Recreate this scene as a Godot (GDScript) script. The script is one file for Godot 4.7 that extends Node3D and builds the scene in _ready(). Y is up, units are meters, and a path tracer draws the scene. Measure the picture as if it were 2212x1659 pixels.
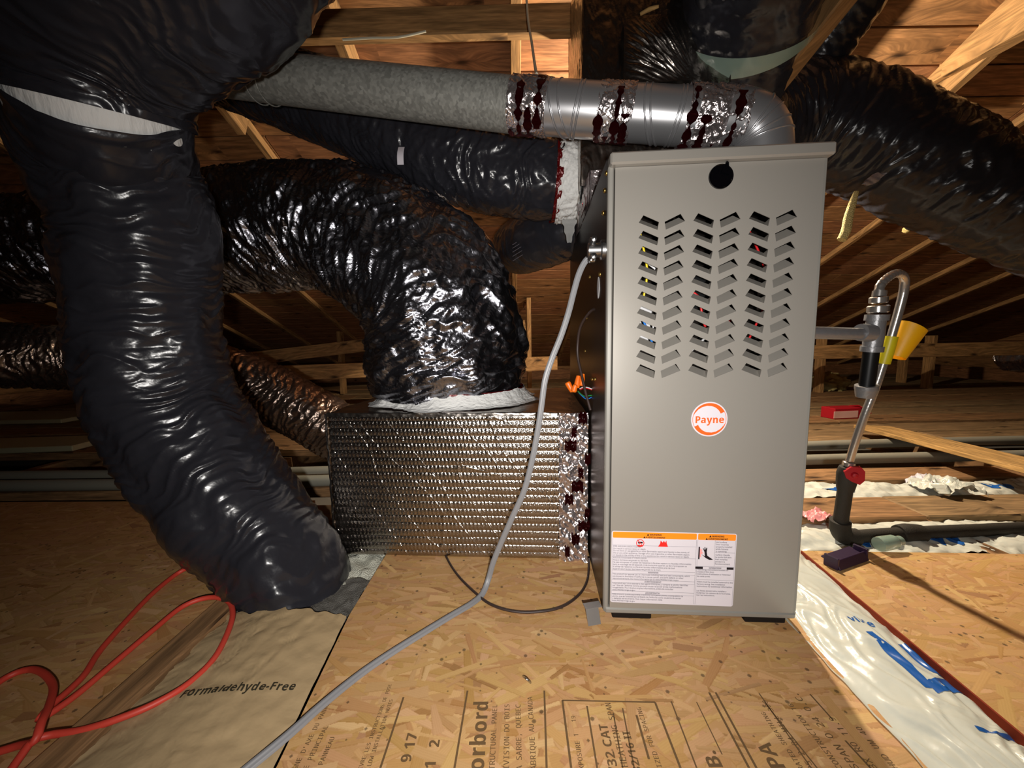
extends Node3D
# An attic furnace with its vent, plenum, flexible ducts, gas line and the loose floor around it.

class MB:
	# collects triangles with normals and uv (uv in metres)
	var v := PackedVector3Array()
	var n := PackedVector3Array()
	var t := PackedVector2Array()
	var ix := PackedInt32Array()

	func tri(a: int, b: int, c: int) -> void:
		var g := (v[c] - v[a]).cross(v[b] - v[a])
		if g.dot(n[a] + n[b] + n[c]) >= 0.0:
			ix.append(a); ix.append(b); ix.append(c)
		else:
			ix.append(a); ix.append(c); ix.append(b)

	func poly(p: Array, out: Vector3, o := Vector2.ZERO) -> void:
		# a flat convex polygon facing OUT
		var g := Vector3.ZERO
		for i in range(1, p.size() - 1):
			g += (p[i] - p[0]).cross(p[i + 1] - p[0])
		g = g.normalized()
		if g.dot(out) < 0.0:
			g = -g
		var ux: Vector3 = (p[1] - p[0]).normalized()
		var uy := g.cross(ux)
		var s := v.size()
		for q in p:
			v.append(q); n.append(g); t.append(Vector2((q - p[0]).dot(ux), (q - p[0]).dot(uy)) + o)
		for i in range(1, p.size() - 1):
			tri(s, s + i, s + i + 1)

	func box(c: Vector3, size: Vector3, b := Basis.IDENTITY, ch := 0.002, o := Vector2.ZERO) -> void:
		# a chamfered box
		var h := size * 0.5
		ch = minf(ch, minf(h.x, minf(h.y, h.z)) * 0.6)
		var k := h - Vector3.ONE * ch
		for ax in 3:
			var a1 := (ax + 1) % 3
			var a2 := (ax + 2) % 3
			if size[a1] < size[a2]:
				var sw := a1; a1 = a2; a2 = sw
			for sg in [-1.0, 1.0]:
				var q := []
				for w in [[-1, -1], [1, -1], [1, 1], [-1, 1]]:
					var p := Vector3.ZERO
					p[ax] = h[ax] * sg; p[a1] = k[a1] * w[0]; p[a2] = k[a2] * w[1]
					q.append(c + b * p)
				var d := Vector3.ZERO
				d[ax] = sg
				poly(q, b * d, o + Vector2(0.0, 0.37 * ax + 0.11 * sg))
		if ch <= 0.0:
			return
		for ax in 3:
			var a1 := (ax + 1) % 3
			var a2 := (ax + 2) % 3
			for s1 in [-1.0, 1.0]:
				for s2 in [-1.0, 1.0]:
					var q := []
					for w in [[-1, 0], [1, 0], [1, 1], [-1, 1]]:
						var p := Vector3.ZERO
						p[ax] = k[ax] * w[0]
						p[a1] = (h[a1] if w[1] == 0 else k[a1]) * s1
						p[a2] = (k[a2] if w[1] == 0 else h[a2]) * s2
						q.append(c + b * p)
					var d := Vector3.ZERO
					d[a1] = s1; d[a2] = s2
					poly(q, b * d, o)
		for sx in [-1.0, 1.0]:
			for sy in [-1.0, 1.0]:
				for sz in [-1.0, 1.0]:
					var sg := Vector3(sx, sy, sz)
					poly([c + b * (Vector3(h.x, k.y, k.z) * sg), c + b * (Vector3(k.x, h.y, k.z) * sg), c + b * (Vector3(k.x, k.y, h.z) * sg)], b * sg)

	func beam(a: Vector3, b: Vector3, w: float, h: float, up := Vector3.UP, ch := 0.003, o := Vector2.ZERO) -> void:
		var x := (b - a).normalized()
		var z := x.cross(up).normalized()
		box((a + b) * 0.5, Vector3(a.distance_to(b), h, w), Basis(x, z.cross(x), z), ch, o)

	func grid(nu: int, nv: int, f: Callable, hint: Vector3, fuv = null, close_v := false) -> void:
		# a smooth sheet through f(i, j); HINT is the way its middle faces; close_v joins the last row to the first in shading
		var s := v.size()
		var ps := PackedVector3Array()
		ps.resize((nu + 1) * (nv + 1))
		for i in nu + 1:
			for j in nv + 1:
				ps[i * (nv + 1) + j] = f.call(i, j)
		var ns := PackedVector3Array()
		ns.resize(ps.size())
		for i in nu + 1:
			for j in nv + 1:
				var i0 := maxi(i - 1, 0)
				var i1 := mini(i + 1, nu)
				var j0 := j - 1
				var j1 := j + 1
				if close_v:
					j0 = j0 if j0 >= 0 else nv - 1
					j1 = j1 if j1 <= nv else 1
				else:
					j0 = maxi(j0, 0)
					j1 = mini(j1, nv)
				var g := (ps[i1 * (nv + 1) + j] - ps[i0 * (nv + 1) + j]).cross(ps[i * (nv + 1) + j1] - ps[i * (nv + 1) + j0])
				ns[i * (nv + 1) + j] = g.normalized()
		var sg := 1.0 if ns[(nu / 2) * (nv + 1) + nv / 2].dot(hint) >= 0.0 else -1.0
		v.append_array(ps)
		for q in ns:
			n.append(q * sg)
		for i in nu + 1:
			for j in nv + 1:
				t.append(fuv.call(i, j) if fuv != null else Vector2(float(i) / nu, float(j) / nv))
		for i in nu:
			for j in nv:
				var a := s + i * (nv + 1) + j
				var b := a + nv + 1
				if sg > 0.0:
					ix.append_array(PackedInt32Array([a, a + 1, b, b, a + 1, b + 1]))
				else:
					ix.append_array(PackedInt32Array([a, b, a + 1, b, b + 1, a + 1]))

	func lathe(prof: Array, at: Vector3, axis: Vector3, sides := 32, sharp := true) -> void:
		# PROF holds Vector2(radius, height along AXIS); each band is shaded by itself when sharp
		var y := axis.normalized()
		var x := y.cross(Vector3(0.31, 0.2, 0.93)).normalized()
		var z := x.cross(y)
		for k in prof.size() - 1:
			var p: Vector2 = prof[k]
			var q: Vector2 = prof[k + 1]
			var d := q - p
			var nn := Vector2(d.y, -d.x).normalized()
			var s := v.size()
			for i in sides + 1:
				var a := TAU * i / sides
				var r := x * cos(a) + z * sin(a)
				for w in [p, q]:
					v.append(at + r * w.x + y * w.y)
					n.append((r * nn.x + y * nn.y).normalized())
					t.append(Vector2(a * maxf(p.x, 0.01), w.y + w.x))
			for i in sides:
				var a := s + i * 2
				if p.x > 1e-6:
					tri(a, a + 1, a + 2)
				if q.x > 1e-6:
					tri(a + 1, a + 3, a + 2)

	func prism(pl: PackedVector2Array, b: Basis, at: Vector3, depth: float, o := Vector2.ZERO) -> void:
		# polygon in the plane of b.x and b.y, drawn out along -b.z
		var idx := Geometry2D.triangulate_polygon(pl)
		for side in 2:
			var s := v.size()
			for q in pl:
				v.append(at + b.x * q.x + b.y * q.y - b.z * (depth * side))
				n.append(b.z * (1.0 - 2.0 * side)); t.append(q + o)
			for i in range(0, idx.size(), 3):
				tri(s + idx[i], s + idx[i + 1], s + idx[i + 2])
		if depth <= 0.0:
			return
		var sg := -1.0 if Geometry2D.is_polygon_clockwise(pl) else 1.0
		for i in pl.size():
			var p := pl[i]
			var q := pl[(i + 1) % pl.size()]
			var d := (q - p)
			var out := (b.x * d.y - b.y * d.x) * sg
			var a1 := at + b.x * p.x + b.y * p.y
			var a2 := at + b.x * q.x + b.y * q.y
			poly([a1, a2, a2 - b.z * depth, a1 - b.z * depth], out, o)

	func mesh() -> ArrayMesh:
		var a := []
		a.resize(Mesh.ARRAY_MAX)
		a[Mesh.ARRAY_VERTEX] = v; a[Mesh.ARRAY_NORMAL] = n; a[Mesh.ARRAY_TEX_UV] = t; a[Mesh.ARRAY_INDEX] = ix
		var m := ArrayMesh.new()
		m.add_surface_from_arrays(Mesh.PRIMITIVE_TRIANGLES, a)
		return m


var M := {}
var names := {}
var rng := RandomNumberGenerator.new()


func numbered(called: String) -> String:
	var k: int = names.get(called, 0)
	names[called] = k + 1
	return called if k == 0 else "%s_%03d" % [called, k]


func thing(called: String, label: String, category: String, at := Vector3.ZERO, turn := 0.0, group := "") -> Node3D:
	var o := Node3D.new()
	o.name = numbered(called)
	add_child(o)
	o.position = at
	o.rotation.y = turn
	o.set_meta("label", label)
	o.set_meta("category", category)
	if group:
		o.set_meta("group", group)
	return o


func structure(called: String, label: String) -> Node3D:
	var o := Node3D.new()
	o.name = called
	add_child(o)
	o.set_meta("kind", "structure")
	o.set_meta("label", label)
	o.set_meta("category", called.split("_")[0])
	return o


func part(parent: Node3D, called: String, m, mat: Material, label := "") -> MeshInstance3D:
	var o := MeshInstance3D.new()
	o.name = called
	o.mesh = m.mesh() if m is MB else m
	o.material_override = mat
	o.cast_shadow = GeometryInstance3D.SHADOW_CASTING_SETTING_ON
	parent.add_child(o, true)
	if label:
		o.set_meta("label", label)
	return o


func noise(seed_: int, freq: float, kind := FastNoiseLite.TYPE_SIMPLEX_SMOOTH, oct := 3) -> FastNoiseLite:
	var f := FastNoiseLite.new()
	f.seed = seed_
	f.frequency = freq
	f.noise_type = kind
	f.fractal_type = FastNoiseLite.FRACTAL_FBM if oct > 1 else FastNoiseLite.FRACTAL_NONE
	f.fractal_octaves = oct
	return f


func tex(im: Image) -> ImageTexture:
	return ImageTexture.create_from_image(im)


func material(name_: String, c: Color, rough: float, metal := 0.0, spec := 0.5) -> StandardMaterial3D:
	var m := StandardMaterial3D.new()
	m.resource_name = name_
	m.albedo_color = c
	m.roughness = rough
	m.metallic = metal
	m.metallic_specular = spec
	M[name_] = m
	return m


func relief(m: StandardMaterial3D, t: Texture2D, cm: float, scale := 1.0) -> void:
	m.heightmap_enabled = true
	m.heightmap_texture = t
	m.heightmap_scale = cm
	m.uv1_scale = Vector3.ONE * scale


func spline(pts: Array, rad: Array, step: float) -> Array:
	# an even walk along a smooth curve through PTS: [places, radii]
	var c := PackedVector3Array()
	var r := PackedFloat32Array()
	for k in pts.size() - 1:
		var p0: Vector3 = pts[maxi(k - 1, 0)]
		var p1: Vector3 = pts[k]
		var p2: Vector3 = pts[k + 1]
		var p3: Vector3 = pts[mini(k + 2, pts.size() - 1)]
		var steps := maxi(2, int(p1.distance_to(p2) / step))
		for i in steps:
			var u := float(i) / steps
			c.append(0.5 * ((2.0 * p1) + (p2 - p0) * u + (2.0 * p0 - 5.0 * p1 + 4.0 * p2 - p3) * u * u + (3.0 * p1 - p0 - 3.0 * p2 + p3) * u * u * u))
			r.append(lerpf(rad[mini(k, rad.size() - 1)], rad[mini(k + 1, rad.size() - 1)], u))
	c.append(pts[-1])
	r.append(rad[mini(pts.size() - 1, rad.size() - 1)])
	return [c, r]


func frames(c: PackedVector3Array, first: Vector3) -> Array:
	var out := []
	var nn := first
	for i in c.size():
		var tg := (c[mini(i + 1, c.size() - 1)] - c[maxi(i - 1, 0)]).normalized()
		nn = (nn - tg * nn.dot(tg)).normalized()
		out.append([nn, tg.cross(nn), tg])
	return out


func tube(pts: Array, rad: Array, step := 0.01, sides := 12, caps := true) -> MB:
	# a plain round tube along a curve
	var sp := spline(pts, rad, step)
	var c: PackedVector3Array = sp[0]
	var r: PackedFloat32Array = sp[1]
	var fr := frames(c, Vector3(0.1, 0.15, -1.0))
	var m := MB.new()
	var f := func(i: int, j: int):
		var a := TAU * j / sides
		return c[i] + (fr[i][0] * cos(a) + fr[i][1] * sin(a)) * r[i]
	var k := (c.size() - 1) / 2
	m.grid(c.size() - 1, sides, f, fr[k][0] * cos(TAU * (sides / 2) / sides) + fr[k][1] * sin(TAU * (sides / 2) / sides), func(i: int, j: int): return Vector2(i * step, TAU * r[i] * j / sides), true)
	if caps:
		for e in [0, c.size() - 1]:
			var q := []
			for j in sides:
				q.append(f.call(e, j))
			m.poly(q, fr[e][2] * (-1.0 if e == 0 else 1.0))
	return m


func strip(pts: Array, w: float, h: float, up: Vector3, step := 0.008) -> MB:
	# a flat cable with three soft ridges
	var sp := spline(pts, [1.0], step)
	var c: PackedVector3Array = sp[0]
	var m := MB.new()
	var fr := frames(c, up)
	var sides := 28
	var f := func(i: int, j: int):
		var a := TAU * j / sides
		var y := sin(a) * h * 0.5 * (0.82 + 0.18 * cos(a * 6.0))
		return c[i] + fr[i][1] * (cos(a) * w * 0.5) + fr[i][0] * y
	m.grid(c.size() - 1, sides, f, -fr[(c.size() - 1) / 2][1], func(i: int, j: int): return Vector2(i * step, j * 0.001), true)
	return m


func duct(pts: Array, rad: Array, o: Dictionary) -> MB:
	# a flexible duct's jacket: a wire helix under film, with folds that run round the duct and crumples across them
	var step: float = o.get("step", 0.004)
	var sides: int = o.get("sides", 160)
	var sp := spline(pts, rad, step)
	var c: PackedVector3Array = sp[0]
	var r: PackedFloat32Array = sp[1]
	var fr := frames(c, o.get("seam", Vector3(-0.2, 0.1, -1.0)))
	var sd: int = o.get("seed", 1)
	var n1 := noise(sd, 1.0, FastNoiseLite.TYPE_SIMPLEX_SMOOTH, 1)
	var n2 := noise(sd + 7, 1.0, FastNoiseLite.TYPE_SIMPLEX_SMOOTH, 1)
	var n3 := noise(sd + 13, 1.0, FastNoiseLite.TYPE_SIMPLEX, 2)
	var rib: float = o.get("rib", 0.001)
	var pitch: float = o.get("pitch", 0.032)
	var a1: float = o.get("fold", 0.005)
	var ks: float = o.get("ks", 22.0)
	var kt: float = o.get("kt", 5.0)
	var a2: float = o.get("crumple", 0.002)
	var k2: float = o.get("k2", 30.0)
	var sag: float = o.get("sag", 0.006)
	var skew: float = o.get("skew", 0.35)
	var stretch: float = o.get("stretch", 1.6)
	var m := MB.new()
	var f := func(i: int, j: int):
		var a := TAU * (j % sides) / sides
		var ca := cos(a)
		var sa := sin(a)
		var s: float = i * step
		var rr: float = r[i]
		var x := ca * rr
		var y := sa * rr
		var w := n3.get_noise_3d(x * 6.0, y * 6.0, s * 4.0)
		var e := n1.get_noise_3d(x * kt, y * kt, (s + skew * x + 0.04 * w) * ks)
		var g := n2.get_noise_3d(x * k2 + w * 2.0, y * k2, (s + skew * y + 0.3 * skew * x) * k2 * stretch)
		var d := a1 * (0.6 - 2.0 * absf(e)) + a2 * (0.5 - 2.0 * absf(g)) + sag * w
		d += rib * (2.0 * absf(cos(PI * s / pitch + a * 0.5)) - 1.0)
		return c[i] + (fr[i][0] * ca + fr[i][1] * sa) * (rr + d)
	var k := (c.size() - 1) / 2
	m.grid(c.size() - 1, sides, f, -fr[k][0], func(i: int, j: int): return Vector2(i * step, TAU * rad[0] * j / sides), true)
	return m


func tape_band(pts: Array, rad: Array, seed_: int, amp := 0.0012) -> MB:
	return duct(pts, rad, {"step": 0.002, "sides": 144, "seed": seed_, "rib": 0.0, "fold": amp, "ks": 26.0, "kt": 26.0, "crumple": amp * 0.7, "k2": 70.0, "sag": amp, "skew": 0.8})


func words(parent: Node3D, called: String, text: String, high: float, mat: Material, xf: Transform3D, curve := 1.5, bold := false, mono := false, spacing := 0.0, middle := false) -> MeshInstance3D:
	# flat lettering HIGH metres tall (capitals), reading along xf.x, its foot on the origin of xf
	var tm := TextMesh.new()
	var ft := SystemFont.new()
	ft.font_names = PackedStringArray(["Droid Sans Mono" if mono else "Droid Sans"])
	if bold:
		ft.font_weight = 700
	tm.font = ft
	tm.font_size = 32
	tm.pixel_size = high / 23.0
	tm.depth = 0.0003
	tm.curve_step = curve
	tm.text = text
	tm.line_spacing = spacing
	tm.horizontal_alignment = HORIZONTAL_ALIGNMENT_CENTER if middle else HORIZONTAL_ALIGNMENT_LEFT
	tm.vertical_alignment = VERTICAL_ALIGNMENT_CENTER
	var o := part(parent, called, tm, mat)
	var ab := tm.get_aabb()
	o.transform = xf * Transform3D(Basis.IDENTITY, Vector3(0.0 if middle else -ab.position.x, 0.0, 0.0))
	return o


func print_on(parent: Node3D, called: String, text: String, high: float, mat: Material, where: Callable, bold := false) -> MeshInstance3D:
	# lettering that follows a bent sheet: WHERE turns (along, up) in metres into a place on it
	var tm := TextMesh.new()
	var ft := SystemFont.new()
	ft.font_names = PackedStringArray(["Droid Sans"])
	if bold:
		ft.font_weight = 700
	tm.font = ft
	tm.font_size = 32
	tm.pixel_size = high / 23.0
	tm.depth = 0.0
	tm.curve_step = 2.0
	tm.text = text
	tm.horizontal_alignment = HORIZONTAL_ALIGNMENT_LEFT
	var a := tm.get_mesh_arrays()
	var m := MB.new()
	var vs: PackedVector3Array = a[Mesh.ARRAY_VERTEX]
	for p in vs:
		var q: Vector3 = where.call(p.x, p.y)
		var e := (where.call(p.x + 0.002, p.y) as Vector3) - q
		var g := (where.call(p.x, p.y + 0.002) as Vector3) - q
		m.v.append(q); m.n.append(e.cross(g).normalized()); m.t.append(Vector2(p.x, p.y))
	var ind = a[Mesh.ARRAY_INDEX]
	if ind == null or ind.size() == 0:
		ind = PackedInt32Array(range(vs.size()))
	for i in range(0, ind.size(), 3):
		m.tri(ind[i], ind[i + 1], ind[i + 2])
	return part(parent, called, m, mat)


func osb_image() -> Image:
	# strands of wood pressed together: each strand a short ragged bar of its own tone and grain
	var s := 1024
	var b := PackedByteArray()
	b.resize(s * s * 3)
	var r := RandomNumberGenerator.new()
	r.seed = 41
	for i in s * s:
		b[i * 3] = 184; b[i * 3 + 1] = 142; b[i * 3 + 2] = 93
	var gr := noise(5, 0.06, FastNoiseLite.TYPE_SIMPLEX_SMOOTH, 2)
	for k in 3600:
		var l := r.randf_range(16.0, 58.0)
		var w := r.randf_range(2.0, 8.0)
		var a := r.randfn(0.0, 0.36) if r.randf() < 0.8 else r.randf_range(0.0, PI)
		var cx := r.randf() * s
		var cy := r.randf() * s
		var tone := r.randfn(0.0, 1.0)
		var cr := 189.0 + tone * 7.0
		var cg := 147.0 + tone * 7.5 + r.randf_range(-4.0, 4.0)
		var cb := 98.0 + tone * 7.5 + r.randf_range(-6.0, 6.0)
		if r.randf() < 0.05:
			cr -= 22.0; cg -= 22.0; cb -= 17.0
		var ca := cos(a)
		var sa := sin(a)
		var tp := r.randf_range(-0.5, 0.5)
		var u := -l
		while u <= l:
			var ww := w * (1.0 + tp * u / l)
			var vv := -ww
			while vv <= ww:
				var g := sin(vv * 2.1 + u * 0.05 + k) * 3.0
				if vv > ww - 1.3:
					g -= 9.0
				var i := (posmod(int(cy + u * sa + vv * ca), s) * s + posmod(int(cx + u * ca - vv * sa), s)) * 3
				b[i] = clampi(int(cr + g), 0, 255); b[i + 1] = clampi(int(cg + g), 0, 255); b[i + 2] = clampi(int(cb + g), 0, 255)
				vv += 0.7
			u += 0.7
	for k in 420:
		var cx := r.randi() % s
		var cy := r.randi() % s
		var q := r.randi_range(1, 3)
		for y in range(-q, q + 1):
			for x in range(-q, q + 1):
				if x * x + y * y <= q * q:
					var i := (((cy + y + s) % s) * s + ((cx + x + s) % s)) * 3
					b[i] = b[i] * 5 / 8; b[i + 1] = b[i + 1] * 5 / 8; b[i + 2] = b[i + 2] * 5 / 8
	return Image.create_from_data(s, s, false, Image.FORMAT_RGB8, b)


func wood_image(seed_: int) -> Image:
	# grain along u, with a few knots
	var w := 512
	var h := 256
	var im := Image.create(w, h, false, Image.FORMAT_RGB8)
	var a := noise(seed_, 1.0, FastNoiseLite.TYPE_SIMPLEX_SMOOTH, 3)
	var b := noise(seed_ + 3, 1.0, FastNoiseLite.TYPE_SIMPLEX_SMOOTH, 2)
	var kn := []
	var r := RandomNumberGenerator.new()
	r.seed = seed_
	for k in 5:
		kn.append(Vector2(r.randf() * w, r.randf() * h))
	for y in h:
		for x in w:
			# periodic in x by going round a circle
			var an := TAU * x / w
			var yy := float(y)
			var dk := 0.0
			for q in kn:
				var dd: Vector2 = (Vector2(x, y) - q) * Vector2(0.55, 1.0)
				var l := dd.length()
				dk = maxf(dk, exp(-l * l / 60.0))
				yy += 26.0 * exp(-l * l / 700.0) * signf(dd.y)
			var g := a.get_noise_3d(cos(an) * 0.9, sin(an) * 0.9, yy * 0.09)
			var f := b.get_noise_3d(cos(an) * 3.0, sin(an) * 3.0, yy * 0.5)
			var l2 := 0.80 + 0.24 * g + 0.12 * f - 0.45 * dk
			im.set_pixel(x, y, Color(clampf(l2 * 1.0, 0, 1), clampf(l2 * 0.97 - 0.02 * dk, 0, 1), clampf(l2 * 0.93 - 0.04 * dk, 0, 1)))
	return im


func make_materials() -> void:
	var osb := tex(osb_image())
	for k in 3:
		var m := material("osb%d" % k, [Color(1, 1, 1), Color(0.98, 0.99, 0.98), Color(0.97, 0.96, 0.95)][k], 0.62, 0.0, 0.4)
		m.albedo_texture = osb
		m.uv1_triplanar = true
		m.uv1_world_triplanar = true
		m.uv1_scale = Vector3.ONE
		m.uv1_offset = Vector3(0.13, 0.0, 0.37) * (k + 1)
	var wt := [tex(wood_image(3)), tex(wood_image(19))]
	var tones := {"joist": Color("ab8660"), "joist_grey": Color("a58b68"), "sheathing": Color("ad8056"), "sheathing_red": Color("ac7a56"), "rafter": Color("bb9262"), "pine": Color("d0ab70")}
	var q := 0
	for k in tones:
		var m := material(k, tones[k], 0.75, 0.0, 0.35)
		m.albedo_texture = wt[q % 2]
		m.uv1_scale = Vector3(0.9, 2.6, 1.0)
		q += 1
	var crinkle_noise := noise(77, 0.02, FastNoiseLite.TYPE_CELLULAR, 1)
	crinkle_noise.cellular_return_type = FastNoiseLite.RETURN_DISTANCE2_SUB
	crinkle_noise.domain_warp_enabled = true
	crinkle_noise.domain_warp_amplitude = 22.0
	var crinkle := tex(crinkle_noise.get_seamless_image(512, 512))
	var soft := tex(noise(78, 0.018, FastNoiseLite.TYPE_SIMPLEX_SMOOTH, 4).get_seamless_image(512, 512))
	var fine := tex(noise(79, 0.09, FastNoiseLite.TYPE_SIMPLEX_SMOOTH, 3).get_seamless_image(512, 512))
	# films and foils
	relief(material("black_film", Color(0.145, 0.145, 0.165), 0.25, 0.0, 0.42), soft, 0.06, 3.0)
	relief(material("black_foil", Color(0.55, 0.55, 0.58), 0.28, 1.0), crinkle, 0.09, 8.0)
	relief(material("brown_foil", Color(0.55, 0.48, 0.44), 0.26, 0.92), crinkle, 0.1, 5.0)
	relief(material("wrap_foil", Color(0.66, 0.63, 0.60), 0.26, 1.0), soft, 0.05, 5.0)
	relief(material("bubble_foil", Color(0.66, 0.63, 0.60), 0.2, 1.0), fine, 0.05, 6.0)
	relief(material("tape_foil", Color(0.80, 0.76, 0.76), 0.24, 0.9), crinkle, 0.12, 7.0)
	relief(material("red_print_foil", Color(0.30, 0.03, 0.05), 0.22, 0.75), crinkle, 0.12, 7.0)
	relief(material("red_film", Color(0.36, 0.04, 0.05), 0.25, 0.2), crinkle, 0.12, 7.0)
	# sheet metal
	var sp := noise(31, 0.11, FastNoiseLite.TYPE_CELLULAR, 1)
	sp.cellular_return_type = FastNoiseLite.RETURN_CELL_VALUE
	var spang := sp.get_seamless_image(512, 512)
	spang.adjust_bcs(2.0, 0.07, 1.0)
	var gm := material("galvanized_dull", Color(0.93, 0.93, 0.89), 0.5, 0.15, 0.5)
	gm.albedo_texture = tex(spang)
	gm.uv1_scale = Vector3.ONE * 3.2
	material("bright_sheet", Color(0.74, 0.74, 0.75), 0.30, 0.8)
	material("casing_metal", Color(0.22, 0.20, 0.19), 0.34, 0.85)
	material("zinc", Color(0.72, 0.72, 0.72), 0.28, 1.0)
	material("chrome", Color(0.80, 0.78, 0.76), 0.24, 0.8)
	relief(material("nipple_metal", Color(0.56, 0.56, 0.57), 0.4, 0.5), soft, 0.05, 8.0)
	material("black_iron", Color(0.10, 0.105, 0.11), 0.38, 0.4)
	relief(material("old_iron", Color(0.17, 0.155, 0.13), 0.7, 0.1), fine, 0.05, 8.0)
	material("brass", Color(0.78, 0.66, 0.38), 0.3, 1.0)
	# paints, plastics, paper
	material("taupe_paint", Color(0.585, 0.568, 0.54), 0.34, 0.25, 0.5)
	material("taupe_edge", Color(0.55, 0.54, 0.515), 0.4, 0.2, 0.5)
	material("black_gloss", Color(0.02, 0.02, 0.03), 0.08, 0.0, 0.6)
	relief(material("mastic_white", Color(0.86, 0.86, 0.85), 0.6, 0.0, 0.4), soft, 0.25, 5.0)
	material("label_white", Color(0.82, 0.80, 0.83), 0.35, 0.0, 0.45)
	material("label_orange", Color(0.96, 0.55, 0.13), 0.35, 0.0, 0.45)
	material("logo_orange", Color(0.91, 0.38, 0.14), 0.35, 0.0, 0.45)
	material("label_red", Color(0.88, 0.17, 0.15), 0.35, 0.0, 0.45)
	material("label_pink", Color(0.93, 0.62, 0.62), 0.35, 0.0, 0.45)
	material("label_black", Color(0.10, 0.08, 0.11), 0.4, 0.0, 0.4)
	material("label_grey", Color(0.42, 0.40, 0.43), 0.4, 0.0, 0.4)
	material("ink_stamp", Color(0.40, 0.31, 0.205), 0.7, 0.0, 0.3)
	material("ink_blue", Color(0.13, 0.36, 0.66), 0.3, 0.0, 0.5)
	material("ink_paper", Color(0.22, 0.20, 0.15), 0.7, 0.0, 0.3)
	relief(material("kraft", Color(0.68, 0.585, 0.44), 0.7, 0.0, 0.35), soft, 0.08, 3.0)
	relief(material("grey_felt", Color(0.40, 0.39, 0.37), 0.9, 0.0, 0.2), fine, 0.2, 6.0)
	relief(material("white_wool", Color(0.80, 0.80, 0.74), 0.9, 0.0, 0.2), fine, 0.3, 5.0)
	relief(material("poly_white", Color(0.80, 0.81, 0.77), 0.24, 0.0, 0.5), soft, 0.06, 3.0)
	material("poly_cream", Color(0.78, 0.75, 0.58), 0.35, 0.0, 0.5)
	material("edge_red", Color(0.52, 0.20, 0.11), 0.7, 0.0, 0.3)
	material("cable_grey", Color(0.50, 0.50, 0.51), 0.4, 0.0, 0.5)
	material("cable_brown", Color(0.20, 0.145, 0.125), 0.5, 0.0, 0.5)
	material("cable_white", Color(0.78, 0.75, 0.66), 0.5, 0.0, 0.5)
	material("cable_red", Color(0.80, 0.26, 0.20), 0.5, 0.0, 0.5)
	material("nut_orange", Color(0.93, 0.44, 0.08), 0.4, 0.0, 0.5)
	material("wire_yellow", Color(0.90, 0.80, 0.12), 0.4, 0.0, 0.5)
	material("wire_red", Color(0.80, 0.10, 0.12), 0.4, 0.0, 0.5)
	material("wire_blue", Color(0.12, 0.45, 0.80), 0.4, 0.0, 0.5)
	material("wire_white", Color(0.85, 0.85, 0.86), 0.4, 0.0, 0.5)
	material("wire_green", Color(0.15, 0.50, 0.25), 0.4, 0.0, 0.5)
	material("tag_yellow", Color(0.95, 0.70, 0.05), 0.45, 0.0, 0.5)
	material("tag_lemon", Color(0.80, 0.74, 0.10), 0.4, 0.0, 0.5)
	material("valve_red", Color(0.66, 0.07, 0.12), 0.4, 0.0, 0.5)
	material("purple_plastic", Color(0.16, 0.085, 0.20), 0.45, 0.0, 0.5)
	relief(material("foam_cream", Color(0.80, 0.72, 0.48), 0.8, 0.0, 0.3), fine, 0.4, 5.0)
	material("pvc_grey", Color(0.52, 0.51, 0.46), 0.6, 0.0, 0.4)
	material("pack_red", Color(0.62, 0.08, 0.13), 0.5, 0.0, 0.4)
	material("pack_pale", Color(0.84, 0.66, 0.62), 0.5, 0.0, 0.4)
	material("dark_block", Color(0.10, 0.075, 0.06), 0.85, 0.0, 0.3)
	material("board_pale", Color(0.70, 0.68, 0.55), 0.8, 0.0, 0.3)
	material("drywall", Color(0.45, 0.43, 0.40), 0.9, 0.0, 0.2)
	var bulb := material("bulb_glow", Color(1.0, 0.85, 0.6), 0.4)
	bulb.emission_enabled = true
	bulb.emission = Color(1.0, 0.72, 0.38)
	bulb.emission_energy_multiplier = 6.0
	var strap := material("clear_strap", Color(0.66, 0.76, 0.70, 0.5), 0.2, 0.0, 0.5)
	strap.transparency = BaseMaterial3D.TRANSPARENCY_ALPHA


# ---------------------------------------------------------------- setting

func roof_y(x: float, z: float) -> float:
	return 2.33 + 0.375 * z


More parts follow.
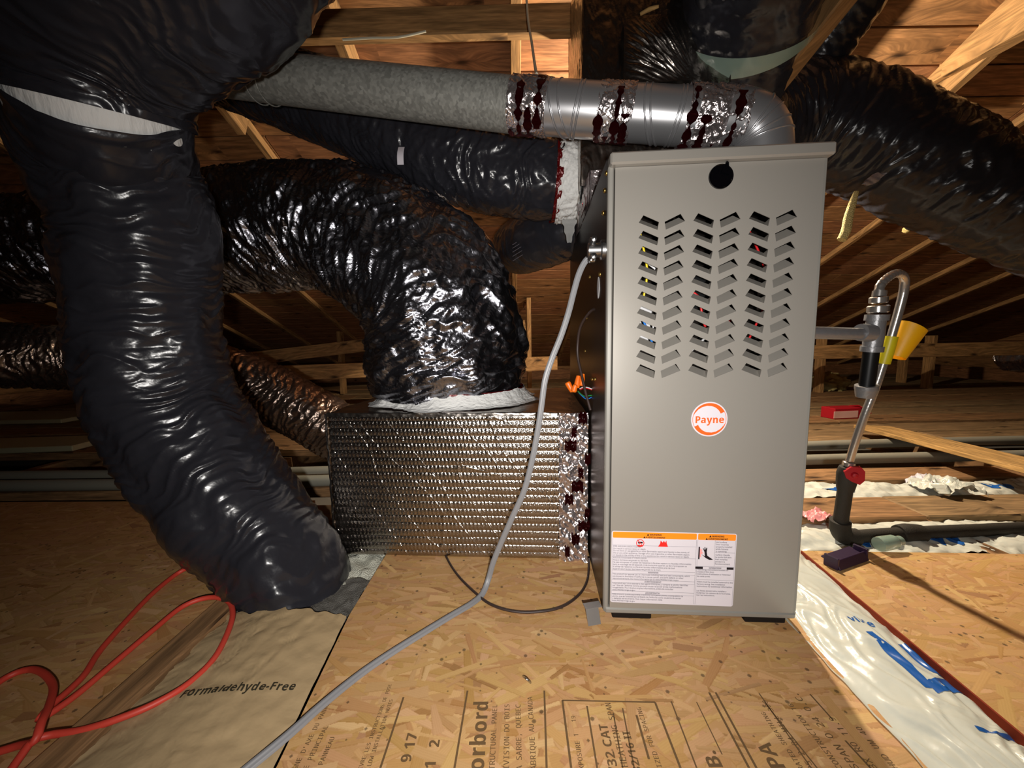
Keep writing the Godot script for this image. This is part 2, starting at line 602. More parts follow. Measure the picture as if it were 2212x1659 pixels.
func build_floor() -> void:
	var fl := structure("floor", "attic floor of strand board panels, bare joists and old planks")
	# ceiling of the room below, which closes the joist bays
	var m := MB.new()
	m.box(Vector3(0.6, -0.22, -1.6), Vector3(11.4, 0.03, 10.0), Basis.IDENTITY, 0.0)
	part(fl, "drywall_underside", m, M.drywall)
	# strand board panels
	m = MB.new()
	var b := Basis(Vector3(1, 0, 0), Vector3(0, 0, -1), Vector3(0, 1, 0))
	m.prism(PackedVector2Array([Vector2(-0.315, -0.6), Vector2(0.505, -0.6), Vector2(0.515, 0.42), Vector2(0.545, 0.66), Vector2(0.56, 1.30), Vector2(-0.33, 1.30), Vector2(-0.335, 0.7), Vector2(-0.312, 0.43)]), b, Vector3.ZERO, 0.016)
	var centre := part(fl, "osb_panel", m, M.osb0)
	m = MB.new()
	m.prism(PackedVector2Array([Vector2(0.60, -0.4), Vector2(3.2, -0.4), Vector2(3.2, 0.86), Vector2(1.25, 0.875), Vector2(0.735, 0.905), Vector2(0.685, 0.45)]), b, Vector3.ZERO, 0.018)
	var right := part(fl, "osb_panel", m, M.osb1)
	m = MB.new()
	m.beam(Vector3(0.6795, -0.0085, -0.40), Vector3(0.7325, -0.0085, -0.905), 0.003, 0.0185, Vector3.UP, 0.0005)
	part(right, "sealed_edge", m, M.edge_red)
	m = MB.new()
	m.prism(PackedVector2Array([Vector2(-3.4, -0.6), Vector2(-0.64, -0.6), Vector2(-0.64, 0.78), Vector2(-0.70, 1.27), Vector2(-3.4, 1.34)]), b, Vector3.ZERO, 0.016)
	part(fl, "osb_panel", m, M.osb2)
	stamp_print(centre)
	# joists under the panels, running away from the viewer
	for x in [-0.608, -1.2, -1.8, 0.0, 1.25, 1.85]:
		m = MB.new()
		m.beam(Vector3(x, -0.10, 0.6), Vector3(x, -0.10, -1.33), 0.042, 0.165, Vector3.UP, 0.003, Vector2(x, 0.2))
		part(fl, "joist", m, M.joist)
	m = MB.new()
	m.beam(Vector3(-0.611, -0.006, 0.5), Vector3(-0.607, -0.004, -0.82), 0.05, 0.03, Vector3.UP, 0.004, Vector2(0.3, 0.1))
	part(fl, "joist_strip", m, M.joist)
	# planks and joists that cross the floor behind the furnace
	var rows := [[-1.165, 0.15, -0.004], [-1.455, 0.13, -0.004], [-2.02, 0.17, 0.0], [-2.24, 0.2, -0.004], [-2.47, 0.19, 0.004], [-2.72, 0.22, 0.0], [-2.98, 0.2, 0.008], [-3.25, 0.26, 0.0], [-3.58, 0.3, 0.006], [-3.95, 0.3, 0.0], [-4.35, 0.36, 0.006], [-4.8, 0.4, 0.0], [-5.3, 0.5, 0.0]]
	for r in rows:
		var z: float = r[0]
		var cut := -4.4
		while cut < 5.6:
			var to := minf(cut + rng.randf_range(2.4, 4.2), 5.8)
			m = MB.new()
			m.beam(Vector3(cut, r[2] - 0.02, z + rng.randf_range(-0.008, 0.008)), Vector3(to - 0.006, r[2] - 0.02, z + rng.randf_range(-0.008, 0.008)), r[1], 0.04, Vector3.UP, 0.004, Vector2(rng.randf(), rng.randf()))
			part(fl, "plank", m, M["joist" if rng.randf() < 0.5 else "joist_grey"])
			cut = to
	for x in [-3.6, -2.4, -1.2, 0.0, 1.2, 2.4, 3.6, 4.8]:
		m = MB.new()
		m.beam(Vector3(x, -0.125, -1.0), Vector3(x, -0.125, -5.6), 0.042, 0.16, Vector3.UP, 0.0)
		part(fl, "joist", m, M.joist)


func stamp_print(panel: Node3D) -> void:
	# mill stamps on the board: they read away from the viewer
	var lay := func(x: float, z: float) -> Transform3D: return Transform3D(Basis(Vector3(0, 0, -1), Vector3(-1, 0, 0), Vector3(0, 1, 0)), Vector3(x, 0.0001, z))
	var lines := [
		[-0.2869, 0.006, "LIGNE D'AXE DU PANNEAU"], [-0.2728, 0.006, "AXE PRINCIPAL"], [-0.2561, 0.006, "DU PANNEAU"],
		[-0.2023, 0.005, "SUIVRE LES INSTRUCTIONS DE POSE"], [-0.1921, 0.005, "FOLLOW INSTALLATION NOTES"],
		[-0.1462, 0.014, "N    9 17"], [-0.1131, 0.014, " 6   1   2"],
		[-0.0534, 0.021, "Norbord"], [-0.0331, 0.007, "STRUCTURAL PANEL"], [-0.0148, 0.007, "DIVISION DO BOIS"], [0.0017, 0.007, "LA SARRE, QUEBEC"], [0.0200, 0.007, "FABRIQUE AU CANADA"],
		[0.0810, 0.006, "EXPOSURE 1   19"], [0.1212, 0.012, "15/32 CAT"], [0.1363, 0.008, "SHEATHING SPAN"], [0.1507, 0.010, "32/16 II"], [0.1801, 0.006, "SIZED FOR SPACING"],
		[0.2518, 0.018, "S.B."], [0.3294, 0.019, "APA"], [0.3572, 0.006, "RATED SHEATHING"], [0.3708, 0.007, "PS 2-04 MILL 388"], [0.4054, 0.007, "CONSTRUCTION 16"], [0.4251, 0.009, "SPAN O 24 0.C."], [0.4485, 0.008, "3X R0 11.9"], [0.4743, 0.007, "HUD UM 40"],
	]
	for l in lines:
		words(panel, "stamp_line", l[2], l[1], M.ink_stamp, lay.call(l[0], -0.398 if l[1] > 0.01 else -0.415), 2.0, true, l[1] < 0.01)
	var rules := [[-0.1746, -0.5218, -0.1767, -0.4250, 0.0028], [-0.0772, -0.5309, -0.0814, -0.4237, 0.0028], [0.0428, -0.5288, 0.0364, -0.4220, 0.0028], [0.0687, -0.5124, 0.0676, -0.4216, 0.0030], [0.1041, -0.5031, 0.1006, -0.4211, 0.0025], [0.0687, -0.5124, 0.2071, -0.5071, 0.0020], [0.2071, -0.5071, 0.2060, -0.4196, 0.0030], [0.1729, -0.4880, 0.1699, -0.4302, 0.0030], [0.2318, -0.5082, 0.2264, -0.4193, 0.0020], [0.2691, -0.5061, 0.2671, -0.4343, 0.0015], [0.2958, -0.5213, 0.2922, -0.4184, 0.0030], [0.3057, -0.5212, 0.3015, -0.4182, 0.0030], [0.3709, -0.5185, 0.3698, -0.4172, 0.0018], [0.3695, -0.5037, 0.3773, -0.4171, 0.0018], [0.4467, -0.5157, 0.4482, -0.4762, 0.0022], [0.4411, -0.4489, 0.4437, -0.4162, 0.0025], [0.1559, -0.4987, 0.1475, -0.4204, 0.0020], [0.1404, -0.4919, 0.1329, -0.4206, 0.0020]]
	for q in rules:
		var m := MB.new()
		m.beam(Vector3(q[0], 0.0001, q[1]), Vector3(q[2], 0.0001, q[3]), q[4], 0.0003, Vector3.UP, 0.0)
		part(panel, "stamp_rule", m, M.ink_stamp)


func build_roof() -> void:
	var ce := structure("ceiling", "sloping roof of bare sheathing boards nailed on rafters")
	var sl := Vector3(0, 0.375, 1.0).normalized()
	var up := Vector3(0, 1.0, -0.375).normalized()
	var w := 0.142
	var z := -6.05
	var row := 0
	while z < 3.3:
		var cut := -5.2 + fmod(row * 1.37, 1.9)
		var from := -5.2
		while from < 6.4:
			var to := minf(cut if cut > from else cut + 2.4, 6.4)
			var m := MB.new()
			var c := Vector3(0, roof_y(0, z) + 0.012, z)
			m.beam(Vector3(from, c.y, c.z), Vector3(to - 0.004, c.y, c.z), w - rng.randf_range(0.003, 0.012), 0.022, up, 0.002, Vector2(rng.randf(), rng.randf()))
			part(ce, "sheathing_board", m, M["sheathing" if rng.randf() < 0.5 else "sheathing_red"])
			from = to
			cut = to + rng.randf_range(1.8, 2.9)
		z += w * sl.z
		row += 1
	# felt above the boards closes the gaps
	var felt := MB.new()
	felt.beam(Vector3(0.6, roof_y(0, -6.3), -6.3) + up * 0.03, Vector3(0.6, roof_y(0, 3.5), 3.5) + up * 0.03, 11.8, 0.01, up, 0.0)
	part(ce, "roofing_felt", felt, M.dark_block)
	for x in [-4.3, -3.7, -3.1, -2.5, -1.87, -1.24, -0.62, 0.035, 0.66, 1.28, 1.9, 2.5, 3.1, 3.7, 4.3, 5.0]:
		var m := MB.new()
		if absf(x) > 0.5:
			# thinner stock runs on down to the eaves on this side
			m.beam(Vector3(x, roof_y(x, -6.0), -6.0) - up * 0.021, Vector3(x, roof_y(x, -1.9), -1.9) - up * 0.021, 0.035, 0.038, up, 0.003, Vector2(x, 0.4))
			part(ce, "rafter", m, M.rafter)
			m = MB.new()
			m.beam(Vector3(x, roof_y(x, -1.9), -1.9) - up * 0.052, Vector3(x, roof_y(x, 3.2), 3.2) - up * 0.052, 0.04, 0.10, up, 0.003, Vector2(x, 0.4))
			part(ce, "rafter", m, M.rafter)
			continue
		m.beam(Vector3(x, roof_y(x, -6.0), -6.0) - up * 0.052, Vector3(x, roof_y(x, 3.2), 3.2) - up * 0.052, 0.04, 0.10, up, 0.003, Vector2(x, 0.4))
		part(ce, "rafter", m, M.rafter)
	# cross pieces under the rafters
	for q in [[Vector3(-0.755, 1.585, -1.360), Vector3(0.258, 1.595, -1.360), 0.040, 0.085], [Vector3(1.863, 1.679, -1.350), Vector3(1.895, 1.738, -2.100), 0.075, 0.150], [Vector3(2.148, 2.085, -1.950), Vector3(2.337, 2.155, -2.700), 0.040, 0.100], [Vector3(2.396, 1.642, -1.700), Vector3(2.712, 1.879, -2.900), 0.045, 0.120], [Vector3(0.771, 1.328, -0.920), Vector3(0.654, 1.149, -1.080), 0.055, 0.055]]:
		var m := MB.new()
		m.beam(q[0], q[1], q[2], q[3], Vector3.UP, 0.004, Vector2(q[0].x, 0.3))
		part(ce, "brace", m, M.rafter)
	# posts and blocks far back at the eaves
	for q in [[1.72, -2.9, 0.52], [3.05, -3.7, 0.62], [4.35, -3.9, 0.55], [4.6, -4.4, 0.5], [0.17, -3.6, 0.98], [-1.9, -4.2, 0.7]]:
		var m := MB.new()
		m.beam(Vector3(q[0], 0.0, q[1]), Vector3(q[0], minf(q[2], roof_y(0, q[1]) - 0.02), q[1]), 0.09, 0.04, Vector3(1, 0, 0), 0.003, Vector2(q[0], 0.5))
		part(ce, "post", m, M.rafter)
	for q in [[Vector3(-3.6, 0.30, -3.2), Vector3(0.15, 0.72, -4.0)], [Vector3(-2.9, 0.32, -2.8), Vector3(0.4, 0.36, -3.3)], [Vector3(1.5, 0.42, -3.2), Vector3(5.2, 0.42, -3.4)]]:
		var m := MB.new()
		m.beam(q[0], q[1], 0.04, 0.12, Vector3.UP, 0.003)
		part(ce, "tie_board", m, M.rafter)


func build_walls() -> void:
	for q in [["wall_back", Vector3(0.6, 0.05, -5.75), Vector3(11.8, 0.55, 0.04)], ["wall_left", Vector3(-5.2, 1.3, -1.4), Vector3(0.04, 4.6, 10.4)], ["wall_right", Vector3(6.4, 1.3, -1.4), Vector3(0.04, 4.6, 10.4)], ["wall_front", Vector3(0.6, 1.6, 3.3), Vector3(11.8, 5.0, 0.04)]]:
		var w := structure(q[0], "dark boarded end of the attic")
		var size: Vector3 = q[2]
		var n := int(size.y / 0.19) + 1
		for k in n:
			var m := MB.new()
			var y: float = q[1].y - size.y * 0.5 + size.y / n * (k + 0.5)
			m.box(Vector3(q[1].x, y, q[1].z), Vector3(size.x, size.y / n - 0.002, size.z), Basis.IDENTITY, 0.003, Vector2(rng.randf(), rng.randf()))
			part(w, "wall_board", m, M["sheathing_red" if k % 2 else "sheathing"])


# ---------------------------------------------------------------- furnace

const FURNACE_AT := Vector3(0.172, 0.012, -0.682)
const FURNACE_TURN := -0.06765


func build_furnace() -> void:
	var t := thing("gas_furnace", "tall taupe gas furnace with three rows of chevron louvers standing on strand board", "furnace", FURNACE_AT, FURNACE_TURN)
	var W := 0.36
	var H := 0.845
	var D := 0.74
	# casing: sides, back, floor and top as folded sheet
	var m := MB.new()
	m.box(Vector3(0.0006, H * 0.5, -D * 0.5 - 0.006), Vector3(0.0012, H, D - 0.012), Basis.IDENTITY, 0.0)
	m.box(Vector3(W - 0.0006, H * 0.5, -D * 0.5 - 0.006), Vector3(0.0012, H, D - 0.012), Basis.IDENTITY, 0.0)
	m.box(Vector3(W * 0.5, H * 0.5, -D), Vector3(W, H, 0.0012), Basis.IDENTITY, 0.0)
	m.box(Vector3(W * 0.5, 0.0006, -D * 0.5 - 0.006), Vector3(W, 0.0012, D - 0.012), Basis.IDENTITY, 0.0)
	m.box(Vector3(W * 0.5, H - 0.0006, -D * 0.5 - 0.006), Vector3(W, 0.0012, D - 0.012), Basis.IDENTITY, 0.0)
	part(t, "casing", m, M.casing_metal, "dark bare metal casing")
	# front corner posts and rails, painted
	for x in [0.005, W - 0.0045]:
		m = MB.new()
		m.box(Vector3(x, H * 0.5 - 0.008, -0.006), Vector3(0.010 if x < 0.1 else 0.009, H - 0.018, 0.014), Basis.IDENTITY, 0.0022)
		part(t, "corner_post", m, M.taupe_edge)
	m = MB.new()
	m.box(Vector3(W * 0.5, 0.006, -0.003), Vector3(W - 0.004, 0.012, 0.014), Basis.IDENTITY, 0.003)
	part(t, "bottom_rail", m, M.taupe_edge)
	m = MB.new()
	m.box(Vector3(W * 0.5 + 0.0015, 0.834, -0.020), Vector3(W + 0.001, 0.020, 0.072), Basis.IDENTITY, 0.003)
	part(t, "top_lid", m, M.taupe_paint)
	# inner wall behind the louvers with burner parts
	m = MB.new()
	m.box(Vector3(W * 0.5, 0.60, -0.19), Vector3(W - 0.01, 0.46, 0.004), Basis.IDENTITY, 0.0)
	part(t, "inner_wall", m, M.casing_metal)
	m = MB.new()
	m.lathe([Vector2(0, 0.0), Vector2(0.055, 0.0), Vector2(0.055, 0.07), Vector2(0, 0.07)], Vector3(0.19, 0.62, -0.185), Vector3(0, 0, 1), 32)
	part(t, "inducer_motor", m, M.black_iron)
	m = MB.new()
	m.box(Vector3(0.085, 0.56, -0.14), Vector3(0.07, 0.09, 0.03), Basis.IDENTITY, 0.003)
	part(t, "control_board", m, M.wire_white)
	var wires := [["wire_yellow", [Vector3(0.066, 0.77, -0.02), Vector3(0.07, 0.73, -0.018), Vector3(0.085, 0.66, -0.02), Vector3(0.08, 0.6, -0.03)]], ["wire_red", [Vector3(0.15, 0.62, -0.022), Vector3(0.18, 0.61, -0.018), Vector3(0.2, 0.55, -0.02), Vector3(0.26, 0.57, -0.03)]], ["wire_red", [Vector3(0.27, 0.75, -0.04), Vector3(0.30, 0.66, -0.022), Vector3(0.31, 0.60, -0.03), Vector3(0.28, 0.52, -0.03)]], ["wire_blue", [Vector3(0.06, 0.6, -0.02), Vector3(0.08, 0.565, -0.018), Vector3(0.11, 0.5, -0.03)]], ["wire_white", [Vector3(0.05, 0.72, -0.03), Vector3(0.08, 0.68, -0.02), Vector3(0.12, 0.635, -0.02), Vector3(0.1, 0.55, -0.02), Vector3(0.16, 0.5, -0.02)]], ["wire_white", [Vector3(0.25, 0.76, -0.02), Vector3(0.255, 0.72, -0.02), Vector3(0.27, 0.66, -0.025), Vector3(0.25, 0.6, -0.03)]], ["wire_white", [Vector3(0.15, 0.47, -0.02), Vector3(0.165, 0.5, -0.018), Vector3(0.2, 0.53, -0.03)]]]
	for q in wires:
		var deep := []
		for p in q[1]:
			deep.append(p + Vector3(0, 0, -0.035))
		part(t, "burner_wire", tube(deep, [0.0021], 0.006, 8), M[q[0]])
	build_door(t)
	# cable clamp on the side, screws, the oval sticker
	var g := part(t, "cable_clamp", clamp_mesh(), M.zinc)
	g.position = Vector3(-0.000, 0.695, -0.029)
	for q in [Vector3(-0.000, 0.678, -0.215), Vector3(-0.000, 0.587, -0.268), Vector3(-0.000, 0.504, -0.291), Vector3(-0.000, 0.443, -0.166), Vector3(-0.000, 0.447, -0.126), Vector3(-0.000, 0.822, -0.014), Vector3(-0.000, 0.799, -0.030), Vector3(-0.000, 0.764, -0.042), Vector3(-0.000, 0.659, -0.072)]:
		m = MB.new()
		m.lathe([Vector2(0.0, 0.004), Vector2(0.0028, 0.0035), Vector2(0.0042, 0.0015), Vector2(0.0046, 0.0)], q, Vector3(-1, 0, 0), 10)
		part(t, "screw", m, M.brass)
	m = MB.new()
	var oval := PackedVector2Array()
	for i in 28:
		oval.append(Vector2(cos(TAU * i / 28), sin(TAU * i / 28)) * Vector2(0.0125, 0.0215))
	m.prism(oval, Basis(Vector3(0, 0, 1), Vector3(0, 1, 0), Vector3(-1, 0, 0)), Vector3(-0.000, 0.636, -0.093) + Vector3(-0.0008, 0, 0), 0.0006)
	part(t, "oval_sticker", m, M.wire_white)
	# vibration blocks
	for x in [0.035, 0.285]:
		m = MB.new()
		m.box(Vector3(x + 0.02, -0.006, -0.03), Vector3(0.075, 0.0125, 0.06), Basis.IDENTITY, 0.002)
		part(t, "foot_block", m, M.dark_block)
	for x in [0.035, 0.285]:
		m = MB.new()
		m.box(Vector3(x + 0.02, -0.006, -0.68), Vector3(0.075, 0.0125, 0.06), Basis.IDENTITY, 0.002)
		part(t, "foot_block", m, M.dark_block)


func clamp_mesh() -> MB:
	var m := MB.new()
	m.lathe([Vector2(0.0, 0.0), Vector2(0.019, 0.0), Vector2(0.019, 0.006), Vector2(0.014, 0.008), Vector2(0.014, 0.03), Vector2(0.0, 0.031)], Vector3.ZERO, Vector3(-1, 0, 0), 8)
	m.box(Vector3(-0.022, 0, 0.0), Vector3(0.012, 0.044, 0.014), Basis.IDENTITY, 0.002)
	for s in [-1.0, 1.0]:
		m.lathe([Vector2(0.0, 0.026), Vector2(0.005, 0.024), Vector2(0.0055, 0.0), Vector2(0.0, 0.0)], Vector3(-0.022, 0.015 * s, 0.0), Vector3(0, 0, 1), 10)
	return m


func build_door(t: Node3D) -> void:
	var z := 0.0030
	var x0 := 0.0115
	var x1 := 0.3525
	var y0 := 0.0125
	var y1 := 0.8235
	var th := 0.0012
	var m := MB.new()
	var f := Vector3(0, 0, 1)
	var rect := func(ax: float, ay: float, bx: float, by: float) -> void:
		m.poly([Vector3(ax, ay, z), Vector3(bx, ay, z), Vector3(bx, by, z), Vector3(ax, by, z)], f, Vector2(ax, ay))
	var pitch := 0.02577
	var rows := 11
	var lx := 0.0919
	var top := 0.74365
	var bot := top - pitch * rows
	rect.call(x0, y0, x1, bot)
	rect.call(x0, top, x1, y1)
	rect.call(x0, bot, 0.0476, top)
	rect.call(0.0476 + 3 * lx, bot, x1, top)
	var slots := []
	for gcol in 3:
		for side in 2:
			for r in rows:
				var oy := -pitch * r
				var p := [Vector2(0.0526, 0.7312), Vector2(0.0605, 0.7434), Vector2(0.087, 0.7311), Vector2(0.0847, 0.7180)]
				var cell := [0.0476, 0.09175]
				if side == 1:
					cell = [0.09175, 0.0476 + lx]
					for i in 4:
						p[i].x = 0.1835 - p[i].x
				var ox := lx * gcol
				for i in 4:
					p[i] += Vector2(ox, oy)
				var c0: float = cell[0] + ox
				var c1: float = cell[1] + ox
				# the cell's top and bottom follow the chevron so that neighbours share their edges
				var ct := top - pitch * r
				var cb := ct - pitch
				var cor := [Vector2(c0, cb), Vector2(c0, ct), Vector2(c1, ct), Vector2(c1, cb)]
				var h := p
				if side == 1:
					h = [p[3], p[2], p[1], p[0]]   # lower left, upper left, upper right, lower right
				for i in 4:
					var a: Vector2 = cor[i]
					var b: Vector2 = cor[(i + 1) % 4]
					var c: Vector2 = h[(i + 1) % 4]
					var d: Vector2 = h[i]
					if (b - a).cross(c - a) * (c - a).cross(d - a) > 0.0:
						m.poly([Vector3(a.x, a.y, z), Vector3(b.x, b.y, z), Vector3(c.x, c.y, z)], f, a)
						m.poly([Vector3(a.x, a.y, z), Vector3(c.x, c.y, z), Vector3(d.x, d.y, z)], f, a)
					else:
						m.poly([Vector3(a.x, a.y, z), Vector3(b.x, b.y, z), Vector3(d.x, d.y, z)], f, a)
						m.poly([Vector3(b.x, b.y, z), Vector3(c.x, c.y, z), Vector3(d.x, d.y, z)], f, a)
					# the cut edge of the sheet
					var mid: Vector2 = (h[0] + h[1] + h[2] + h[3]) * 0.25 - (c + d) * 0.5
					m.poly([Vector3(c.x, c.y, z), Vector3(d.x, d.y, z), Vector3(d.x, d.y, z - th), Vector3(c.x, c.y, z - th)], Vector3(mid.x, mid.y, 0))
				slots.append(h)
	# folded edges of the door
	for e in [[Vector3(x0, y0, z), Vector3(x0, y1, z), Vector3(-1, 0, 0)], [Vector3(x1, y0, z), Vector3(x1, y1, z), Vector3(1, 0, 0)], [Vector3(x0, y0, z), Vector3(x1, y0, z), Vector3(0, -1, 0)], [Vector3(x0, y1, z), Vector3(x1, y1, z), Vector3(0, 1, 0)]]:
		m.poly([e[0], e[1], e[1] - f * 0.012, e[0] - f * 0.012], e[2])
	var door := part(t, "front_door", m, M.taupe_paint)
	# each louver: a flap bent inwards from the lower edge of its slot, with a closed lower corner
	for h in slots:
		m = MB.new()
		var a: Vector2 = h[0]
		var b: Vector2 = h[3]
		var perp := Vector2(a.y - b.y, b.x - a.x).normalized() * 0.0122
		var inn := Vector3(perp.x, perp.y, -0.0165)
		var a3 := Vector3(a.x, a.y, z - th)
		var b3 := Vector3(b.x, b.y, z - th)
		m.poly([a3, b3, b3 + inn, a3 + inn], Vector3(0, 0.6, 0.8))
		m.poly([a3 + Vector3(0, 0, -th), b3 + Vector3(0, 0, -th), b3 + inn + Vector3(0, 0, -th), a3 + inn + Vector3(0, 0, -th)], Vector3(0, -0.6, -0.8))
		var lowc := a if a.y < b.y else b
		var upc: Vector2 = h[1] if a.y < b.y else h[2]
		var l3 := Vector3(lowc.x, lowc.y, z - th)
		m.poly([l3, l3 + inn, Vector3(upc.x, upc.y, z - th)], Vector3(-1.0 if lowc.x > upc.x else 1.0, 0, 0.3))
		part(door, "louver", m, M.taupe_paint)
	# sight port with its flap
	m = MB.new()
	var sp := Vector3(0.1870, 0.8010, z)
	m.lathe([Vector2(0.0, 0.0012), Vector2(0.017, 0.0014), Vector2(0.0185, 0.003), Vector2(0.0198, 0.0026), Vector2(0.0202, 0.0)], sp, f, 40)
	var port := part(door, "sight_port", m, M.black_gloss, "glossy black round sight port")
	m = MB.new()
	m.prism(PackedVector2Array([Vector2(-0.001, 0.006), Vector2(0.012, 0.001), Vector2(0.0105, 0.021), Vector2(0.007, 0.024), Vector2(0.0045, 0.018)]), Basis.IDENTITY, sp + f * 0.0042, 0.002)
	part(port, "flap", m, M.black_gloss)
	# round maker's sticker
	var lc := Vector3(0.1845, 0.3848, z)
	m = MB.new()
	m.lathe([Vector2(0.0, 0.0006), Vector2(0.0318, 0.0006), Vector2(0.0320, 0.0)], lc, f, 56)
	var logo := part(door, "round_sticker", m, M.label_white, "round white maker's sticker with orange arcs and lettering")
	m = MB.new()
	ring_arc(m, lc + f * 0.0008, 0.0288, 0.0296, 0.0, 360.0)
	var arc := PackedVector2Array()
	for q in [[28.0, 165.0], [208.0, 345.0]]:
		var pl := PackedVector2Array()
		for i in 31:
			var a := deg_to_rad(lerpf(q[0], q[1], i / 30.0))
			pl.append(Vector2(cos(a), sin(a)) * 0.0290)
		for i in 31:
			var u := 1.0 - i / 30.0
			var a := deg_to_rad(lerpf(q[0], q[1], u))
			pl.append(Vector2(cos(a), sin(a)) * (0.0287 - 0.0068 * pow(1.0 - u, 0.8)))
		m.prism(pl, Basis.IDENTITY, lc + f * 0.0010, 0.0003)
	part(logo, "orange_arcs", m, M.logo_orange)
	words(logo, "maker_name", "Payne", 0.0128, M.logo_orange, Transform3D(Basis.IDENTITY, lc + Vector3(0.0, -0.001, 0.0012)), 0.6, true, false, 0.0, true)
	build_label(door, z)


func ring_arc(m: MB, c: Vector3, r0: float, r1: float, from: float, to: float) -> void:
	var n := 60
	for i in n:
		var a := deg_to_rad(lerpf(from, to, float(i) / n))
		var b := deg_to_rad(lerpf(from, to, float(i + 1) / n))
		var p := Vector3(cos(a), sin(a), 0)
		var q := Vector3(cos(b), sin(b), 0)
		m.poly([c + p * r0, c + p * r1, c + q * r1, c + q * r0], Vector3(0, 0, 1))


func round_rect(x0: float, y0: float, x1: float, y1: float, r: float) -> PackedVector2Array:
	var p := PackedVector2Array()
	for c in [[x1 - r, y1 - r, 0], [x0 + r, y1 - r, 90], [x0 + r, y0 + r, 180], [x1 - r, y0 + r, 270]]:
		for k in 5:
			var a := deg_to_rad(c[2] + 22.5 * k)
			p.append(Vector2(c[0] + cos(a) * r, c[1] + sin(a) * r))
	return p


func build_label(door: Node3D, z: float) -> void:
	var m := MB.new()
	var turn := Basis(Vector3(0, 0, 1), -0.008)
	var at := Vector3(0.0125, 0.0242, z)
	var sh := part(door, "warning_label", null_mesh(), M.label_white, "white warning label with orange headings and fine print")
	m.prism(round_rect(0, 0, 0.2295, 0.1455, 0.004), Basis.IDENTITY, Vector3(0, 0, 0.0005), 0.0005)
	sh.mesh = m.mesh()
	sh.transform = Transform3D(turn, at)
	m = MB.new()
	m.prism(round_rect(0.002, 0.132, 0.1570, 0.1440, 0.002), Basis.IDENTITY, Vector3(0, 0, 0.0008), 0.0003)
	m.prism(round_rect(0.1595, 0.132, 0.2278, 0.1440, 0.002), Basis.IDENTITY, Vector3(0, 0, 0.0008), 0.0003)
	part(sh, "orange_heading", m, M.label_orange)
	for q in [[0.0795, 0.1395, "▲ WARNING"], [0.0795, 0.1343, "▲ AVERTISSEMENT"], [0.1937, 0.1395, "▲ WARNING"], [0.1937, 0.1343, "▲ AVERTISSEMENT"]]:
		words(sh, "heading_words", q[2].substr(2), 0.0033, M.label_black, Transform3D(Basis.IDENTITY, Vector3(q[0] + 0.002, q[1], 0.0010)), 3.0, true, false, 0.0, true)
		m = MB.new()
		var w := 0.011 if q[2].length() < 12 else 0.0175
		m.prism(PackedVector2Array([Vector2(-0.0022, -0.0018), Vector2(0.0022, -0.0018), Vector2(0, 0.0022)]), Basis.IDENTITY, Vector3(q[0] - w - 0.001, q[1], 0.0010), 0.0002)
		part(sh, "warning_triangle", m, M.label_black)
	# pictograms: no open flame, fire, hot surface
	m = MB.new()
	ring_arc(m, Vector3(0.0535, 0.1225, 0.0009), 0.0062, 0.0076, 0.0, 360.0)
	m.beam(Vector3(0.0482, 0.1290, 0.0009), Vector3(0.0588, 0.1165, 0.0009), 0.0012, 0.0002, Vector3(0, 0, 1), 0.0)
	m.box(Vector3(0.0535, 0.1170, 0.0008), Vector3(0.009, 0.003, 0.0002), Basis.IDENTITY, 0.0)
	part(sh, "no_flame_sign", m, M.label_red)
	m = MB.new()
	m.box(Vector3(0.0537, 0.1235, 0.0008), Vector3(0.0085, 0.0032, 0.0002), Basis.IDENTITY, 0.0)
	m.box(Vector3(0.0515, 0.1210, 0.0008), Vector3(0.0012, 0.003, 0.0002), Basis.IDENTITY, 0.0)
	part(sh, "no_flame_glyph", m, M.label_black)
	m = MB.new()
	m.prism(PackedVector2Array([Vector2(-0.009, -0.006), Vector2(0.009, -0.006), Vector2(0.0065, 0.001), Vector2(0.0058, 0.0065), Vector2(0.0035, 0.002), Vector2(0.0012, 0.0058), Vector2(-0.001, 0.002), Vector2(-0.0048, 0.0062), Vector2(-0.0056, 0.0)]), Basis.IDENTITY, Vector3(0.0960, 0.1225, 0.0009), 0.0003)
	part(sh, "fire_sign", m, M.label_red)
	m = MB.new()
	m.box(Vector3(0.1625, 0.1060, 0.0008), Vector3(0.0024, 0.0245, 0.0003), Basis.IDENTITY, 0.0)
	m.prism(PackedVector2Array([Vector2(0.1672, 0.1032), Vector2(0.1735, 0.1000), Vector2(0.1722, 0.1085), Vector2(0.1690, 0.1155), Vector2(0.1700, 0.1160), Vector2(0.1722, 0.1120), Vector2(0.1720, 0.1175), Vector2(0.1734, 0.1178), Vector2(0.1742, 0.1125), Vector2(0.1758, 0.1172), Vector2(0.1770, 0.1165), Vector2(0.1764, 0.1080), Vector2(0.1778, 0.1010), Vector2(0.1885, 0.0935), Vector2(0.1820, 0.0928), Vector2(0.1755, 0.0960)]), Basis.IDENTITY, Vector3(0, 0, 0.0009), 0.0003)
	part(sh, "hand_sign", m, M.label_black)
	m = MB.new()
	m.prism(PackedVector2Array([Vector2(0.1640, 0.0970), Vector2(0.1668, 0.0985), Vector2(0.1660, 0.1030), Vector2(0.1700, 0.1060), Vector2(0.1672, 0.1095), Vector2(0.1682, 0.1130), Vector2(0.1655, 0.1130), Vector2(0.1640, 0.1165)]), Basis.IDENTITY, Vector3(0, 0, 0.0007), 0.0002)
	part(sh, "heat_sign", m, M.label_pink)
	m = MB.new()
	m.box(Vector3(0.1640, 0.0765, 0.0008), Vector3(0.0135, 0.0045, 0.0003), Basis.IDENTITY, 0.001)
	part(sh, "heading_bar", m, M.label_black)
	m = MB.new()
